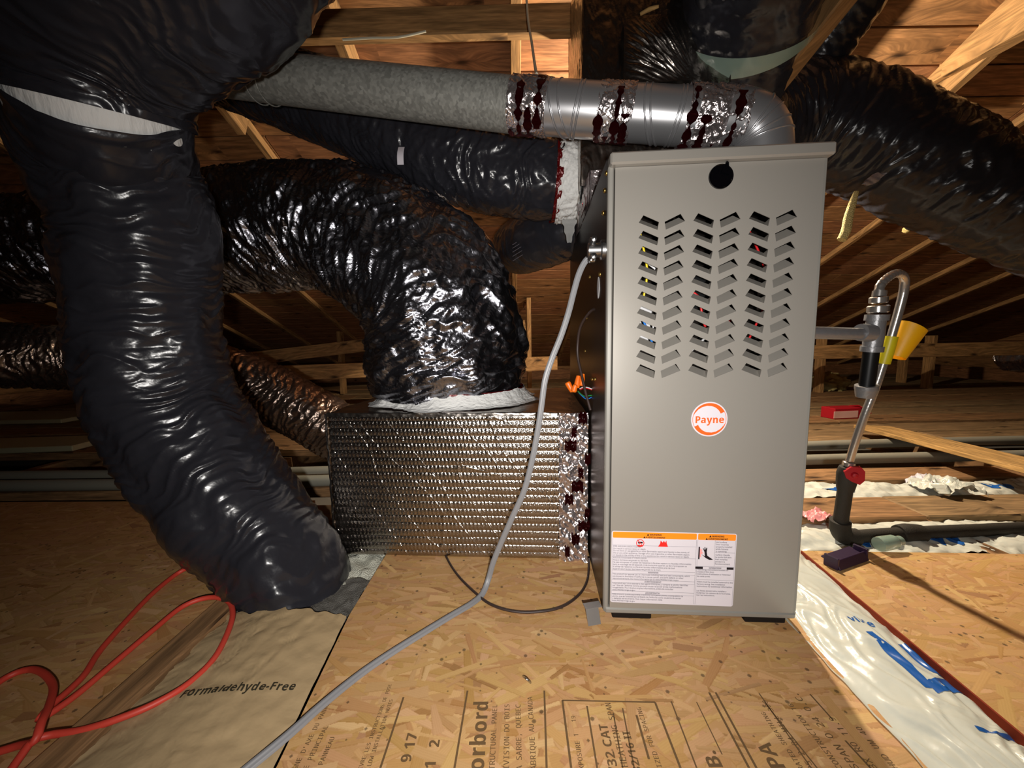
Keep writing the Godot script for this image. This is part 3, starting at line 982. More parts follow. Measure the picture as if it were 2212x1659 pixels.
	m.box(Vector3(0.2205, 0.0765, 0.0008), Vector3(0.0125, 0.0045, 0.0003), Basis.IDENTITY, 0.001)
	part(sh, "heading_bar", m, M.label_black)
	m = MB.new()
	for q in [[0.002, 0.1175, 0.157], [0.002, 0.094, 0.157], [0.002, 0.0665, 0.157], [0.002, 0.0605, 0.157], [0.002, 0.0475, 0.157], [0.002, 0.0415, 0.157], [0.002, 0.0245, 0.157], [0.002, 0.0185, 0.157], [0.1595, 0.0795, 0.228], [0.1595, 0.0525, 0.228], [0.191, 0.1075, 0.228]]:
		m.box(Vector3((q[0] + q[2]) * 0.5, q[1], 0.0007), Vector3(q[2] - q[0], 0.0003, 0.0002), Basis.IDENTITY, 0.0)
	for q in [[0.002, 0.002, 0.132], [0.157, 0.002, 0.132], [0.1595, 0.002, 0.132], [0.2278, 0.002, 0.132], [0.191, 0.0805, 0.132]]:
		m.box(Vector3(q[0], (q[1] + q[2]) * 0.5, 0.0007), Vector3(0.0003, q[2] - q[1], 0.0002), Basis.IDENTITY, 0.0)
	part(sh, "table_rules", m, M.label_grey)
	var blocks := [
		[0.0035, 0.1125, "FIRE AND EXPLOSION HAZARD\nCan result in serious injury or death."],
		[0.0035, 0.1015, "Do not store or use gasoline or other flammable vapors and liquids in the vicinity of\nthis or any other appliance. Storage of or use of gasoline or other flammable vapors\nor liquids in the vicinity of this or any appliance can result in serious injury or death."],
		[0.0035, 0.0805, "RISQUE D'INCENDIE ET D'EXPLOSION\nRisque de blessures graves ou de mort.\nNe pas entreposer ni utiliser de l'essence ni d'autres vapeurs ou liquides inflammables\ndans le voisinage de cet appareil, ni de tout autre appareil. Le fait d'entreposer ou\nd'utiliser de l'essence ou d'autres liquides inflammables pres de tout\nappareil peut causer des blessures graves ou la mort."],
		[0.0035, 0.0540, "This product can expose you to chemicals including lead and lead components, which\nare known to the State of California to cause cancer, and birth defects or other\nreproductive harm. For more information go to www.P65Warnings.ca.gov"],
		[0.0035, 0.0330, "Ce produit peut vous exposer a des agents chimiques, y compris le plomb, identifies\npar l'Etat de Californie comme pouvant causer le cancer et des malformations\ncongenitales. Pour de plus amples informations, prière de consulter\nwww.P65Warnings.ca.gov"],
		[0.0035, 0.0105, "Este producto puede exponerle a quimicos incluyendo plomo y compuestos de\nplomo, que es conocido por el Estado de California como causante de cancer\ny defectos de nacimiento. Para mayor informacion visite\nwww.P65Warnings.ca.gov"],
		[0.1925, 0.1190, "Hot surface.\nDoor must be\nproperly installed\nwhile furnace\nis operating."],
		[0.1925, 0.0940, "Surface chaude.\nLa porte doit etre\nbien installee\npendant le\nfonctionnement."],
		[0.1610, 0.0660, "Operating instructions located on\ninside of this door.\nInstructions d'utilisation a l'interieur\nde cette porte."],
		[0.1610, 0.0345, "Filters must be installed external to the\nfurnace casing. See installation\ninstructions for additional information.\n\nLes filtres doivent etre installes a\nl'exterieur du caisson de la fournaise.\nVoir les instructions."],
	]
	for q in blocks:
		words(sh, "fine_print", q[2], 0.0027, M.label_grey, Transform3D(Basis.IDENTITY, Vector3(q[0], q[1], 0.0007)), 4.0, false, false, 0.5)
	for q in [[0.0795, 0.0635, "WARNING"], [0.0795, 0.0445, "AVERTISSEMENT"], [0.0795, 0.0215, "ADVERTENCIA"], [0.1930, 0.0765, "OPERATION"]]:
		words(sh, "sub_heading", q[2], 0.0029, M.label_grey, Transform3D(Basis.IDENTITY, Vector3(q[0], q[1], 0.0007)), 4.0, true, false, 0.0, true)


func null_mesh() -> MB:
	var m := MB.new()
	m.box(Vector3.ZERO, Vector3.ONE * 0.001, Basis.IDENTITY, 0.0)
	return m


# ---------------------------------------------------------------- ducts

func wpart(t: Node3D, called: String, m, mat: Material, label := "") -> MeshInstance3D:
	# a part whose mesh is given in the scene's axes
	var o := part(t, called, m, mat, label)
	o.transform = t.transform.affine_inverse()
	return o


func build_return_box() -> void:
	var t := thing("return_air_box", "return air box wrapped in silver bubble foil, joined to the furnace side", "duct box", Vector3(-0.466, 0.000, -0.920), FURNACE_TURN)
	var W := 0.644
	var H := 0.372
	var D := 0.50
	var wave := noise(12, 3.0)
	var cr := noise(15, 9.0, FastNoiseLite.TYPE_SIMPLEX, 1)
	var rows := 0.0186
	var bub := func(u: float, v: float) -> float:
		# rows of bubbles between pressed seams, with creases running across them
		var s := v / rows
		var k := absf(s - roundf(s)) * rows
		var seam := -0.0016 * exp(-k * k / 0.0000012)
		var b := 0.0004 * sin(PI * fposmod(s, 1.0) * 2.0 - PI * 0.5) + 0.0005 * sin(TAU * u / 0.0097 + floor(s) * 2.1) * absf(sin(TAU * s))
		var c := absf(cr.get_noise_2d(u * 0.7 + v * 0.55, v * 0.25))
		var crease := 0.0010 * exp(-c * c / 0.0008)
		return seam + b + crease + 0.0022 * wave.get_noise_2d(u, v * 0.6)
	var m := MB.new()
	m.grid(360, 210, func(i: int, j: int):
		var x: float = W * i / 360.0
		var y: float = H * j / 210.0
		var e := minf(minf(x, W - x), minf(y, H - y))
		return Vector3(x, y, (bub.call(x, y) - 0.004 * exp(-e * 180.0)) * 1.0), Vector3(0, 0, 1), func(i: int, j: int): return Vector2(W * i / 360.0, H * j / 210.0))
	var face := part(t, "front_wrap", m, M.bubble_foil)
	m = MB.new()
	m.grid(120, 90, func(i: int, j: int):
		var z: float = -D * i / 120.0
		var y: float = H * j / 90.0
		return Vector3(0.001 - bub.call(z, y), y, z - 0.001), Vector3(-1, 0, 0), func(i: int, j: int): return Vector2(D * i / 120.0, H * j / 90.0))
	part(t, "side_wrap", m, M.bubble_foil)
	m = MB.new()
	m.grid(120, 90, func(i: int, j: int):
		var x: float = W * i / 120.0
		var z: float = -D * j / 90.0
		return Vector3(x, H - 0.001 + 0.003 * wave.get_noise_2d(x * 2.0, z * 2.0), z - 0.001), Vector3(0, 1, 0), func(i: int, j: int): return Vector2(W * i / 120.0, D * j / 90.0))
	part(t, "top_wrap", m, M.wrap_foil)
	m = MB.new()
	m.box(Vector3(W * 0.5, H * 0.5, -D * 0.5 - 0.004), Vector3(W - 0.012, H - 0.012, D - 0.014), Basis.IDENTITY, 0.0)
	part(t, "sheet_metal_body", m, M.casing_metal)
	# tapes over the corners
	var crumple := noise(23, 26.0, FastNoiseLite.TYPE_SIMPLEX, 2)
	var corner := func(a: Vector3, b: Vector3, d1: Vector3, d2: Vector3, w: float, amp: float) -> MB:
		# a tape folded over an edge from A to B, its legs going along D1 and D2
		var q := MB.new()
		var n := int(a.distance_to(b) / 0.003)
		var out := -(d1 + d2).normalized()
		q.grid(n, 24, func(i: int, j: int):
			var p: Vector3 = a.lerp(b, float(i) / n)
			var s: float = (j - 12) / 12.0 * w
			p += (d1 * -s if s < 0.0 else d2 * s)
			p += out * (0.0035 + amp * crumple.get_noise_3dv(p * 1.0) - 0.002 * exp(-absf(s) * 300.0))
			return p, out, func(i: int, j: int): return Vector2(0.003 * i, w * j / 12.0))
		return q
	part(t, "top_edge_tape", corner.call(Vector3(0.004, H, 0), Vector3(W - 0.07, H, 0), Vector3(0, 0, -1), Vector3(0, -1, 0), 0.010, 0.002), M.wrap_foil)
	part(t, "corner_tape", corner.call(Vector3(0, 0.004, 0), Vector3(0, H, 0), Vector3(0, 0, -1), Vector3(1, 0, 0), 0.007, 0.002), M.wrap_foil)
	m = MB.new()
	m.grid(30, 130, func(i: int, j: int):
		var x: float = W - 0.066 + 0.069 * i / 30.0
		var y: float = H * j / 130.0
		return Vector3(x, y, 0.0045 + 0.006 * crumple.get_noise_2d(x, y) + 0.002 * crumple.get_noise_2d(x * 3.0, y * 3.0)), Vector3(0, 0, 1), func(i: int, j: int): return Vector2(0.075 * i / 30.0, H * j / 130.0))
	part(t, "foil_tape", m, M.tape_foil)
	for k in 11:
		m = MB.new()
		var y := 0.012 + k * 0.0335
		var wd := 0.006 + 0.004 * (k % 3)
		var x := W - 0.052 + 0.016 * (k % 4)
		m.grid(10, 14, func(i: int, j: int):
			var p := Vector2(x + wd * i / 5.0, y + 0.026 * j / 14.0 + 0.003 * sin(i * 1.3 + k))
			return Vector3(p.x, p.y, 0.0052 + 0.006 * crumple.get_noise_2d(p.x, p.y) + 0.002 * crumple.get_noise_2d(p.x * 3.0, p.y * 3.0)), Vector3(0, 0, 1))
		part(t, "red_tape_print", m, M.red_print_foil)
	# mastic smeared round the duct collar
	m = MB.new()
	var edge := noise(33, 1.3, FastNoiseLite.TYPE_SIMPLEX_SMOOTH, 3)
	var cc := Vector3(0.276, H, -0.245)
	m.grid(16, 180, func(i: int, j: int):
		var a := TAU * (j % 180) / 180
		var u: float = i / 16.0
		var r0 := 0.212
		var r1 := 0.246 + 0.030 * edge.get_noise_2d(cos(a) * 1.3, sin(a) * 1.3) + 0.007 * edge.get_noise_2d(cos(a) * 9.0, sin(a) * 9.0)
		var r := lerpf(r0, r1, u)
		var lift := 0.034 * pow(1.0 - u, 2.2) + 0.0015 + 0.004 * edge.get_noise_3d(cos(a) * 5.0, sin(a) * 5.0, u * 3.0) * (1.0 - u)
		lift += 0.012 * maxf(0.0, edge.get_noise_2d(cos(a) * 4.0 + 7.0, sin(a) * 4.0)) * (1.0 - u)
		return cc + Vector3(cos(a) * r, lift + 0.002, sin(a) * r * 0.98), Vector3(-0.3, 1, 0), func(i: int, j: int): return Vector2(0.12 * i / 16.0, 0.008 * j), true)
	part(t, "mastic_skirt", m, M.mastic_white, "white mastic smeared round the collar")
	m = MB.new()
	m.lathe([Vector2(0.207, 0.0), Vector2(0.209, 0.04)], cc, Vector3.UP, 72)
	part(t, "duct_collar", m, M.red_film)


func build_flex_ducts() -> void:
	# the crumpled return duct that rises from the box and turns away
	var t := thing("return_flex_duct", "fat crumpled shiny black foil flex duct rising from the silver box and bending away", "flex duct", Vector3(-0.200, 0.414, -1.150))
	var path := [Vector3(-0.201, 0.385, -1.150), Vector3(-0.199, 0.459, -1.150), Vector3(-0.202, 0.600, -1.150), Vector3(-0.253, 0.710, -1.160), Vector3(-0.350, 0.804, -1.200), Vector3(-0.480, 0.883, -1.270), Vector3(-0.653, 0.944, -1.340), Vector3(-0.882, 0.959, -1.400), Vector3(-1.183, 0.949, -1.460), Vector3(-1.543, 0.945, -1.520), Vector3(-1.963, 0.948, -1.580), Vector3(-2.623, 0.939, -1.660)]
	wpart(t, "jacket", duct(path, [0.214, 0.230, 0.234, 0.224, 0.214, 0.208, 0.206, 0.21, 0.205, 0.2, 0.2, 0.2], {"seed": 3, "step": 0.0036, "sides": 256, "fold": 0.008, "ks": 19.0, "kt": 4.5, "crumple": 0.0048, "k2": 11.0, "stretch": 4.2, "sag": 0.018, "rib": 0.0006, "pitch": 0.045, "skew": 0.35}), M.black_foil)
	# the smaller shiny duct that dives behind the box
	t = thing("branch_flex_duct", "thin wrinkled shiny brown-black flex duct running to the floor behind the silver box", "flex duct", Vector3(-0.938, 0.000, -2.017))
	path = [Vector3(-2.331, 0.533, -1.500), Vector3(-2.106, 0.522, -1.550), Vector3(-1.963, 0.510, -1.620), Vector3(-1.706, 0.485, -1.720), Vector3(-1.426, 0.435, -1.760), Vector3(-1.194, 0.348, -1.760), Vector3(-1.006, 0.241, -1.760), Vector3(-0.814, 0.109, -1.780)]
	wpart(t, "jacket", duct(path, [0.135], {"seed": 23, "step": 0.004, "sides": 128, "fold": 0.006, "ks": 38.0, "kt": 7.0, "crumple": 0.002, "k2": 40.0, "sag": 0.006, "rib": 0.002, "pitch": 0.03}), M.brown_foil)
	# black supply duct beneath the vent
	t = thing("supply_flex_duct", "black film flex duct running under the vent pipe to a white mastic collar", "flex duct", Vector3(0.173, 1.031, -1.200))
	path = [Vector3(0.165, 1.031, -1.200), Vector3(0.086, 1.037, -1.205), Vector3(-0.055, 1.070, -1.220), Vector3(-0.214, 1.133, -1.240), Vector3(-0.392, 1.216, -1.270), Vector3(-0.611, 1.325, -1.310), Vector3(-0.860, 1.441, -1.360), Vector3(-1.148, 1.566, -1.420)]
	wpart(t, "jacket", duct(path, [0.112, 0.122, 0.126, 0.124, 0.122, 0.12, 0.12, 0.12], {"seed": 41, "step": 0.004, "sides": 160, "fold": 0.004, "ks": 24.0, "kt": 6.0, "crumple": 0.0015, "k2": 30.0, "sag": 0.008, "rib": 0.0012, "pitch": 0.035}), M.black_film)
	var tag := MB.new()
	tag.grid(10, 6, func(i: int, j: int): return Vector3(-0.307, 1.090, -1.115) + Vector3(0.0035 * j / 6.0 * 5.0, -0.055 * i / 10.0, 0.006 * sin(i * 0.35) + 0.02 * i / 10.0), Vector3(0, 0, 1))
	wpart(t, "paper_tag", tag, M.label_white, "small white paper tag")
	var band := [Vector3(0.148, 1.027, -1.200), Vector3(0.181, 1.025, -1.198), Vector3(0.207, 1.024, -1.198)]
	wpart(t, "mastic_collar", tape_band(band, [0.116, 0.118, 0.114], 52, 0.004), M.mastic_white)
	wpart(t, "inner_liner_edge", tape_band([Vector3(0.134, 1.030, -1.200), Vector3(0.154, 1.029, -1.200)], [0.120, 0.1145], 58, 0.004), M.red_film)
	var drip := MB.new()
	drip.grid(14, 6, func(i: int, j: int):
		var w := 0.022 * (1.0 - 0.75 * i / 14.0) * (1.0 + 0.12 * sin(i * 1.1))
		return Vector3(0.177, 0.898, -1.100) + Vector3(0.0 + w * (j - 3) / 3.0, -0.066 * i / 14.0, -0.05 + 0.005 * cos((j - 3) * 0.5)), Vector3(0, 0, 1))
	wpart(t, "mastic_drip", drip, M.mastic_white)
	# a second black duct behind, printed with pale lettering
	t = thing("printed_flex_duct", "short black flex duct with pale printed lines behind the fat bending duct", "flex duct", Vector3(0.088, 0.932, -1.500))
	path = [Vector3(0.276, 0.960, -1.330), Vector3(0.188, 0.938, -1.380), Vector3(0.103, 0.924, -1.460), Vector3(0.046, 0.941, -1.620), Vector3(0.024, 0.998, -1.900), Vector3(0.014, 1.123, -2.500)]
	wpart(t, "jacket", duct(path, [0.108], {"seed": 61, "step": 0.005, "sides": 96, "fold": 0.003, "ks": 18.0, "kt": 5.0, "crumple": 0.001, "sag": 0.004, "rib": 0.0008}), M.black_film)
	for k in 5:
		var pts := []
		for i in 9:
			pts.append(Vector3(0.010, 0.833, -1.375) + Vector3(0.012 * i, 0.0075 * i + 0.014 * k, -0.012 * i * 0.3 + 0.004 * sin(i * 0.5) - 0.006 * (k - 2) * (k - 2) * 0.5))
		wpart(t, "printed_line", tube(pts, [0.0009], 0.006, 6), M.label_grey)
	# the big black column beside the viewer and the trunk it hangs from
	t = thing("supply_drop_duct", "black film flex duct dropping from the overhead trunk and curving down into the floor", "flex duct", Vector3(-0.450, 0.000, -0.715))
	path = [Vector3(-0.758, 1.013, -0.752), Vector3(-0.785, 0.973, -0.788), Vector3(-0.821, 0.919, -0.835), Vector3(-0.814, 0.799, -0.865), Vector3(-0.830, 0.680, -0.875), Vector3(-0.835, 0.554, -0.880), Vector3(-0.816, 0.423, -0.880), Vector3(-0.761, 0.301, -0.872), Vector3(-0.684, 0.190, -0.855), Vector3(-0.608, 0.104, -0.845), Vector3(-0.539, 0.031, -0.825), Vector3(-0.498, -0.041, -0.815), Vector3(-0.485, -0.143, -0.810)]
	wpart(t, "jacket", duct(path, [0.134, 0.136, 0.138, 0.139, 0.140, 0.141, 0.141, 0.140, 0.137, 0.131, 0.122, 0.113, 0.11], {"seed": 74, "step": 0.003, "sides": 200, "fold": 0.0034, "ks": 26.0, "kt": 4.0, "crumple": 0.0005, "k2": 24.0, "sag": 0.012, "rib": 0.0007, "pitch": 0.026, "skew": 0.25}), M.black_film)
	var col := [Vector3(-0.760, 1.039, -0.756), Vector3(-0.771, 0.993, -0.770), Vector3(-0.789, 0.966, -0.794)]
	wpart(t, "bare_collar", tube(col, [0.126], 0.004, 72, false), M.mastic_white, "bare pale metal collar showing at a gap")
	for q in [Vector3(-0.800, 0.904, -0.682), Vector3(-0.693, 0.905, -0.721)]:
		var sc := MB.new()
		sc.lathe([Vector2(0.0, 0.003), Vector2(0.0035, 0.002), Vector2(0.004, -0.004)], q, Vector3(0.6, -0.3, 0.7), 10)
		wpart(t, "collar_screw", sc, M.black_iron)
	var spots := MB.new()
	t = thing("overhead_trunk_duct", "huge black film trunk duct overhead above the dropping duct", "flex duct", Vector3(-0.747, 1.007, -0.760))
	path = [Vector3(-0.772, 0.991, -0.771), Vector3(-0.762, 1.030, -0.759), Vector3(-0.728, 1.086, -0.733), Vector3(-0.640, 1.161, -0.691), Vector3(-0.509, 1.245, -0.647), Vector3(-0.268, 1.414, -0.548), Vector3(0.000, 1.600, -0.420), Vector3(0.200, 1.780, -0.200), Vector3(0.300, 1.900, 0.300), Vector3(0.350, 1.950, 1.300)]
	wpart(t, "jacket", duct(path, [0.139, 0.143, 0.160, 0.196, 0.225, 0.24, 0.24, 0.24, 0.24, 0.24], {"seed": 85, "step": 0.003, "sides": 200, "fold": 0.004, "ks": 22.0, "kt": 4.0, "crumple": 0.0008, "k2": 20.0, "sag": 0.008, "rib": 0.0007, "skew": 0.4}), M.black_film)
	# ducts leaving the plenum towards the roof and the far side
	t = thing("rising_flex_duct", "glossy black flex duct with a clear strap rising beside the foil plenum", "flex duct", Vector3(0.534, 1.210, -1.150))
	path = [Vector3(0.516, 1.220, -1.200), Vector3(0.578, 1.227, -1.160), Vector3(0.608, 1.256, -1.110), Vector3(0.598, 1.299, -1.050), Vector3(0.580, 1.338, -0.980), Vector3(0.562, 1.381, -0.910), Vector3(0.548, 1.438, -0.840), Vector3(0.800, 1.740, -0.620), Vector3(1.050, 1.860, -0.200), Vector3(1.200, 1.950, 0.500), Vector3(1.250, 2.000, 1.400)]
	wpart(t, "jacket", duct(path, [0.13, 0.145, 0.15, 0.152, 0.154, 0.156, 0.156], {"seed": 91, "step": 0.005, "sides": 144, "fold": 0.004, "ks": 9.0, "kt": 6.0, "crumple": 0.002, "k2": 24.0, "sag": 0.01, "rib": 0.0008}), M.black_film)
	wpart(t, "hanger_strap", tube_flat([Vector3(0.594, 1.315, -1.028), Vector3(0.591, 1.319, -1.019), Vector3(0.589, 1.324, -1.010)], 0.163), M.clear_strap, "clear greenish hanger strap")
	t = thing("far_side_flex_duct", "wide dull black flex duct sloping down behind the furnace under the lit rafters", "flex duct", Vector3(1.077, 1.340, -1.450))
	path = [Vector3(0.560, 1.160, -1.180), Vector3(0.808, 1.234, -1.360), Vector3(0.976, 1.295, -1.400), Vector3(1.106, 1.273, -1.380), Vector3(1.234, 1.194, -1.340), Vector3(1.378, 1.081, -1.290), Vector3(1.524, 0.968, -1.240), Vector3(1.688, 0.850, -1.180), Vector3(1.885, 0.696, -1.100)]
	wpart(t, "jacket", duct(path, [0.14, 0.16, 0.172, 0.172, 0.168, 0.160, 0.150, 0.14, 0.13], {"seed": 103, "step": 0.005, "sides": 144, "fold": 0.004, "ks": 16.0, "kt": 5.0, "crumple": 0.001, "sag": 0.008, "rib": 0.0012}), M.black_film)
	var hole := MB.new()
	hole.grid(12, 8, func(i: int, j: int):
		var p := Vector3(1.045, 0.990, -1.165)
		return p + Vector3(0.07 * i / 12.0, 0.03 * i / 12.0 + 0.03 * sin(PI * i / 12.0) * (j - 4) / 8.0, 0.004 * sin(i * 1.7 + j)), Vector3(0, 0, 1))
	wpart(t, "torn_foil_patch", hole, M.tape_foil)
	t = thing("roof_branch_duct", "narrow black flex duct slanting up beside a pale brace to the roof", "flex duct", Vector3(1.042, 1.377, -1.420))
	path = [Vector3(1.043, 1.361, -1.420), Vector3(1.033, 1.448, -1.380), Vector3(1.046, 1.511, -1.330), Vector3(1.062, 1.570, -1.270), Vector3(1.074, 1.632, -1.200), Vector3(1.220, 1.720, -1.050), Vector3(1.300, 1.930, -0.900)]
	wpart(t, "jacket", duct(path, [0.10, 0.092, 0.09, 0.09, 0.09], {"seed": 111, "step": 0.006, "sides": 96, "fold": 0.003, "sag": 0.006, "crumple": 0.001}), M.black_film)
	t = thing("eaves_flex_duct", "silvery crumpled flex duct end lying far off at the eaves", "flex duct", Vector3(7.365, 0.000, -5.276))
	path = [Vector3(4.817, 0.335, -3.600), Vector3(5.005, 0.323, -3.600), Vector3(5.302, 0.309, -3.500)]
	wpart(t, "jacket", duct(path, [0.14], {"seed": 120, "step": 0.008, "sides": 80, "fold": 0.01, "crumple": 0.004}), M.tape_foil)


func tube_flat(pts: Array, r: float) -> MB:
	var m := tube(pts, [r], 0.003, 72, false)
	return m


func build_plenum() -> void:
	var t := thing("supply_plenum", "tall supply plenum wrapped in dark crinkled foil behind the vent pipe", "plenum", FURNACE_AT, FURNACE_TURN)
	var n1 := noise(200, 1.0, FastNoiseLite.TYPE_SIMPLEX, 2)
	var wrap := func(x0: float, x1: float, z0: float, z1: float, y0: float, y1: float, amp: float, nv: int) -> MB:
		var m := MB.new()
		var per := 2.0 * ((x1 - x0) + (z0 - z1))
		var nu := int(per / 0.0045)
		m.grid(nv, nu, func(j: int, i: int):
			var s: float = fmod(float(i % nu) / nu * per, per)
			var p := Vector3.ZERO
			var o := Vector3.ZERO
			var a := x1 - x0
			var b := z0 - z1
			if s < b:
				p = Vector3(x1, 0, z0 - s); o = Vector3(1, 0, 0)
			elif s < b + a:
				p = Vector3(x1 - (s - b), 0, z1); o = Vector3(0, 0, -1)
			elif s < 2.0 * b + a:
				p = Vector3(x0, 0, z1 + (s - b - a)); o = Vector3(-1, 0, 0)
			else:
				p = Vector3(x0 + (s - 2.0 * b - a), 0, z0); o = Vector3(0, 0, 1)
			var y: float = lerpf(y0, y1, float(j) / nv)
			var w := n1.get_noise_3d(p.x * 10.0, y * 3.0, p.z * 10.0)
			var e := n1.get_noise_3d(p.x * 45.0 + w * 3.0, y * 7.0, p.z * 45.0)
			return p + Vector3(0, y, 0) + o * (0.001 + amp * (w - 1.0) + amp * 0.5 * (0.4 - absf(e))), Vector3(1, 0, 0.2), func(j: int, i: int): return Vector2(per * i / nu, (y1 - y0) * j / nv), true)
		return m
	part(t, "foil_wrap", wrap.call(-0.012, 0.352, -0.315, -0.735, 0.92, 1.58, 0.006, 130), M.wrap_foil)
	part(t, "transition_wrap", wrap.call(-0.004, 0.356, -0.235, -0.738, 0.847, 0.925, 0.005, 26), M.tape_foil)
	var m := MB.new()
	m.box(Vector3(0.17, 1.21, -0.525), Vector3(0.34, 0.72, 0.39), Basis.IDENTITY, 0.0)
	part(t, "sheet_metal_box", m, M.casing_metal)
	# a fan of bright creases where the wrap is gathered
	m = MB.new()
	var f := noise(210, 1.0, FastNoiseLite.TYPE_SIMPLEX, 2)
	m.grid(60, 60, func(i: int, j: int):
		var u: float = i / 60.0
		var v: float = j / 60.0
		var p := Vector3(lerpf(0.09, 0.25, u), 1.15 + 0.15 * v, -0.311)
		var a := atan2(v + 0.25, 1.25 - u)
		return p + Vector3(0, 0, (0.008 + 0.005 * f.get_noise_2d(a * 16.0, u * 2.0)) * pow(sin(PI * u) * sin(PI * v), 1.1)), Vector3(0, 0, 1), func(i: int, j: int): return Vector2(0.19 * i / 60.0, 0.2 * j / 60.0))
	part(t, "gathered_patch", m, M.wrap_foil)
	for k in 3:
		m = MB.new()
		var y := 0.852 + 0.025 * k
		m.box(Vector3(-0.006, y + 0.01, -0.30 - 0.07 * k), Vector3(0.002, 0.018, 0.10), Basis(Vector3(1, 0, 0), 0.3 * k), 0.0005)
		part(t, "red_tape_strip", m, M.red_print_foil)


# ---------------------------------------------------------------- vent

func ring_on(c: Vector3, dir: Vector3, r: float, thick: float, lean: float, phase: float) -> MB:
	var x := dir.cross(Vector3.UP).normalized()
	var y := x.cross(dir).normalized()
	var pts := []
	for i in 41:
		var a := TAU * i / 40.0
		pts.append(c + (x * cos(a) + y * sin(a)) * r + dir * (lean * cos(a + phase)))
	return tube(pts, [thick], 0.006, 8, false)


func build_vent() -> void:
	var t := thing("vent_pipe", "round metal vent pipe, dull galvanized then bright with foil tape, elbowing down to the furnace", "vent pipe", Vector3(0.520, 0.904, -0.810))
	var a := Vector3(-0.938, 1.287, -1.080)
	var b := Vector3(0.012, 1.067, -0.900)
	var c := Vector3(0.384, 0.994, -0.825)
	wpart(t, "galvanized_section", tube([a, b], [0.0535], 0.02, 72), M.galvanized_dull)
	for q in [Vector3(-0.615, 1.202, -1.007), Vector3(-0.583, 1.195, -1.001)]:
		wpart(t, "crimp_bead", ring_on(q, (b - a).normalized(), 0.0537, 0.0016, 0.004, 0.0), M.galvanized_dull)
	wpart(t, "bright_section", tube([b, c], [0.0525], 0.02, 72), M.bright_sheet)
	var d := (c - b).normalized()
	for q in [[Vector3(0.113, 1.046, -0.879), 0.022, 2.6], [Vector3(0.131, 1.043, -0.876), 0.022, 2.6], [Vector3(0.148, 1.040, -0.873), -0.006, 2.6], [Vector3(0.156, 1.038, -0.871), -0.006, 2.6], [Vector3(0.297, 1.011, -0.843), 0.020, 2.6], [Vector3(0.308, 1.009, -0.841), 0.020, 2.6], [Vector3(0.345, 1.002, -0.834), -0.004, 2.6], [Vector3(0.352, 1.001, -0.832), -0.004, 2.6]]:
		wpart(t, "bead", ring_on(q[0], d, 0.0525, 0.0022, q[1], q[2]), M.bright_sheet)
	var bands := [[Vector3(0.010, 1.067, -0.900), Vector3(0.091, 1.051, -0.884), 0.0548], [Vector3(0.194, 1.031, -0.864), Vector3(0.264, 1.018, -0.850), 0.0545], [Vector3(0.363, 0.999, -0.830), Vector3(0.474, 0.984, -0.815), 0.0565]]
	for k in 3:
		var q: Array = bands[k]
		wpart(t, "foil_tape_band", tape_band([q[0], q[0].lerp(q[1], 0.5), q[1]], [q[2]], 300 + k, 0.0022 + 0.0012 * (k / 2)), M.tape_foil)
		# torn red lettered strips of the tape
		for s in 4:
			var u := 0.10 + 0.24 * s
			var m := MB.new()
			var cen: Vector3 = q[0].lerp(q[1], u)
			var x := d.cross(Vector3.UP).normalized()
			var y := x.cross(d).normalized()
			var a0 := 1.0 + fmod(s * 1.7 + k * 0.9, 2.6)
			var cn := noise(330 + s + 10 * k, 40.0, FastNoiseLite.TYPE_SIMPLEX, 2)
			m.grid(12, 40, func(i: int, j: int):
				var an: float = a0 + 2.4 * j / 40.0
				var wd := 0.008 * (0.75 + 0.9 * cn.get_noise_2d(an * 0.04, 4.0) + 0.2 * cn.get_noise_2d(an * 0.14, 9.0))
				var p: Vector3 = cen + d * (wd * (i - 6) / 6.0) + (x * -cos(an) + y * -sin(an)) * 0.0
				var o := (-x * sin(an) * 1.0 - y * cos(an) * -1.0)
				return p + o * (q[2] + 0.0022 + 0.0016 * cn.get_noise_3dv(p + o * 0.05)), -x)
			wpart(t, "tape_print", m, M.red_print_foil)
	# gored elbow
	var e := [Vector3(0.437, 0.988, -0.818), Vector3(0.469, 0.983, -0.813), Vector3(0.496, 0.971, -0.811), Vector3(0.513, 0.947, -0.810), Vector3(0.519, 0.917, -0.810), Vector3(0.520, 0.897, -0.810)]
	var sp := spline(e, [0.0535], 0.004)
	wpart(t, "elbow", tube(e, [0.0535], 0.004, 72), M.bright_sheet)
	for k in [0.42, 0.52, 0.62, 0.72]:
		var i := int(k * (sp[0].size() - 1))
		wpart(t, "elbow_bead", ring_on(sp[0][i], (sp[0][i + 1] - sp[0][i - 1]).normalized(), 0.0533, 0.0022, 0.0, 0.0), M.bright_sheet)


# ---------------------------------------------------------------- gas line

func hex_nut(c: Vector3, axis: Vector3, r: float, h: float) -> MB:
	var m := MB.new()
	m.lathe([Vector2(0, -h * 0.5), Vector2(r * 0.85, -h * 0.5), Vector2(r, -h * 0.36), Vector2(r, h * 0.36), Vector2(r * 0.85, h * 0.5), Vector2(0, h * 0.5)], c, axis, 6)
	return m


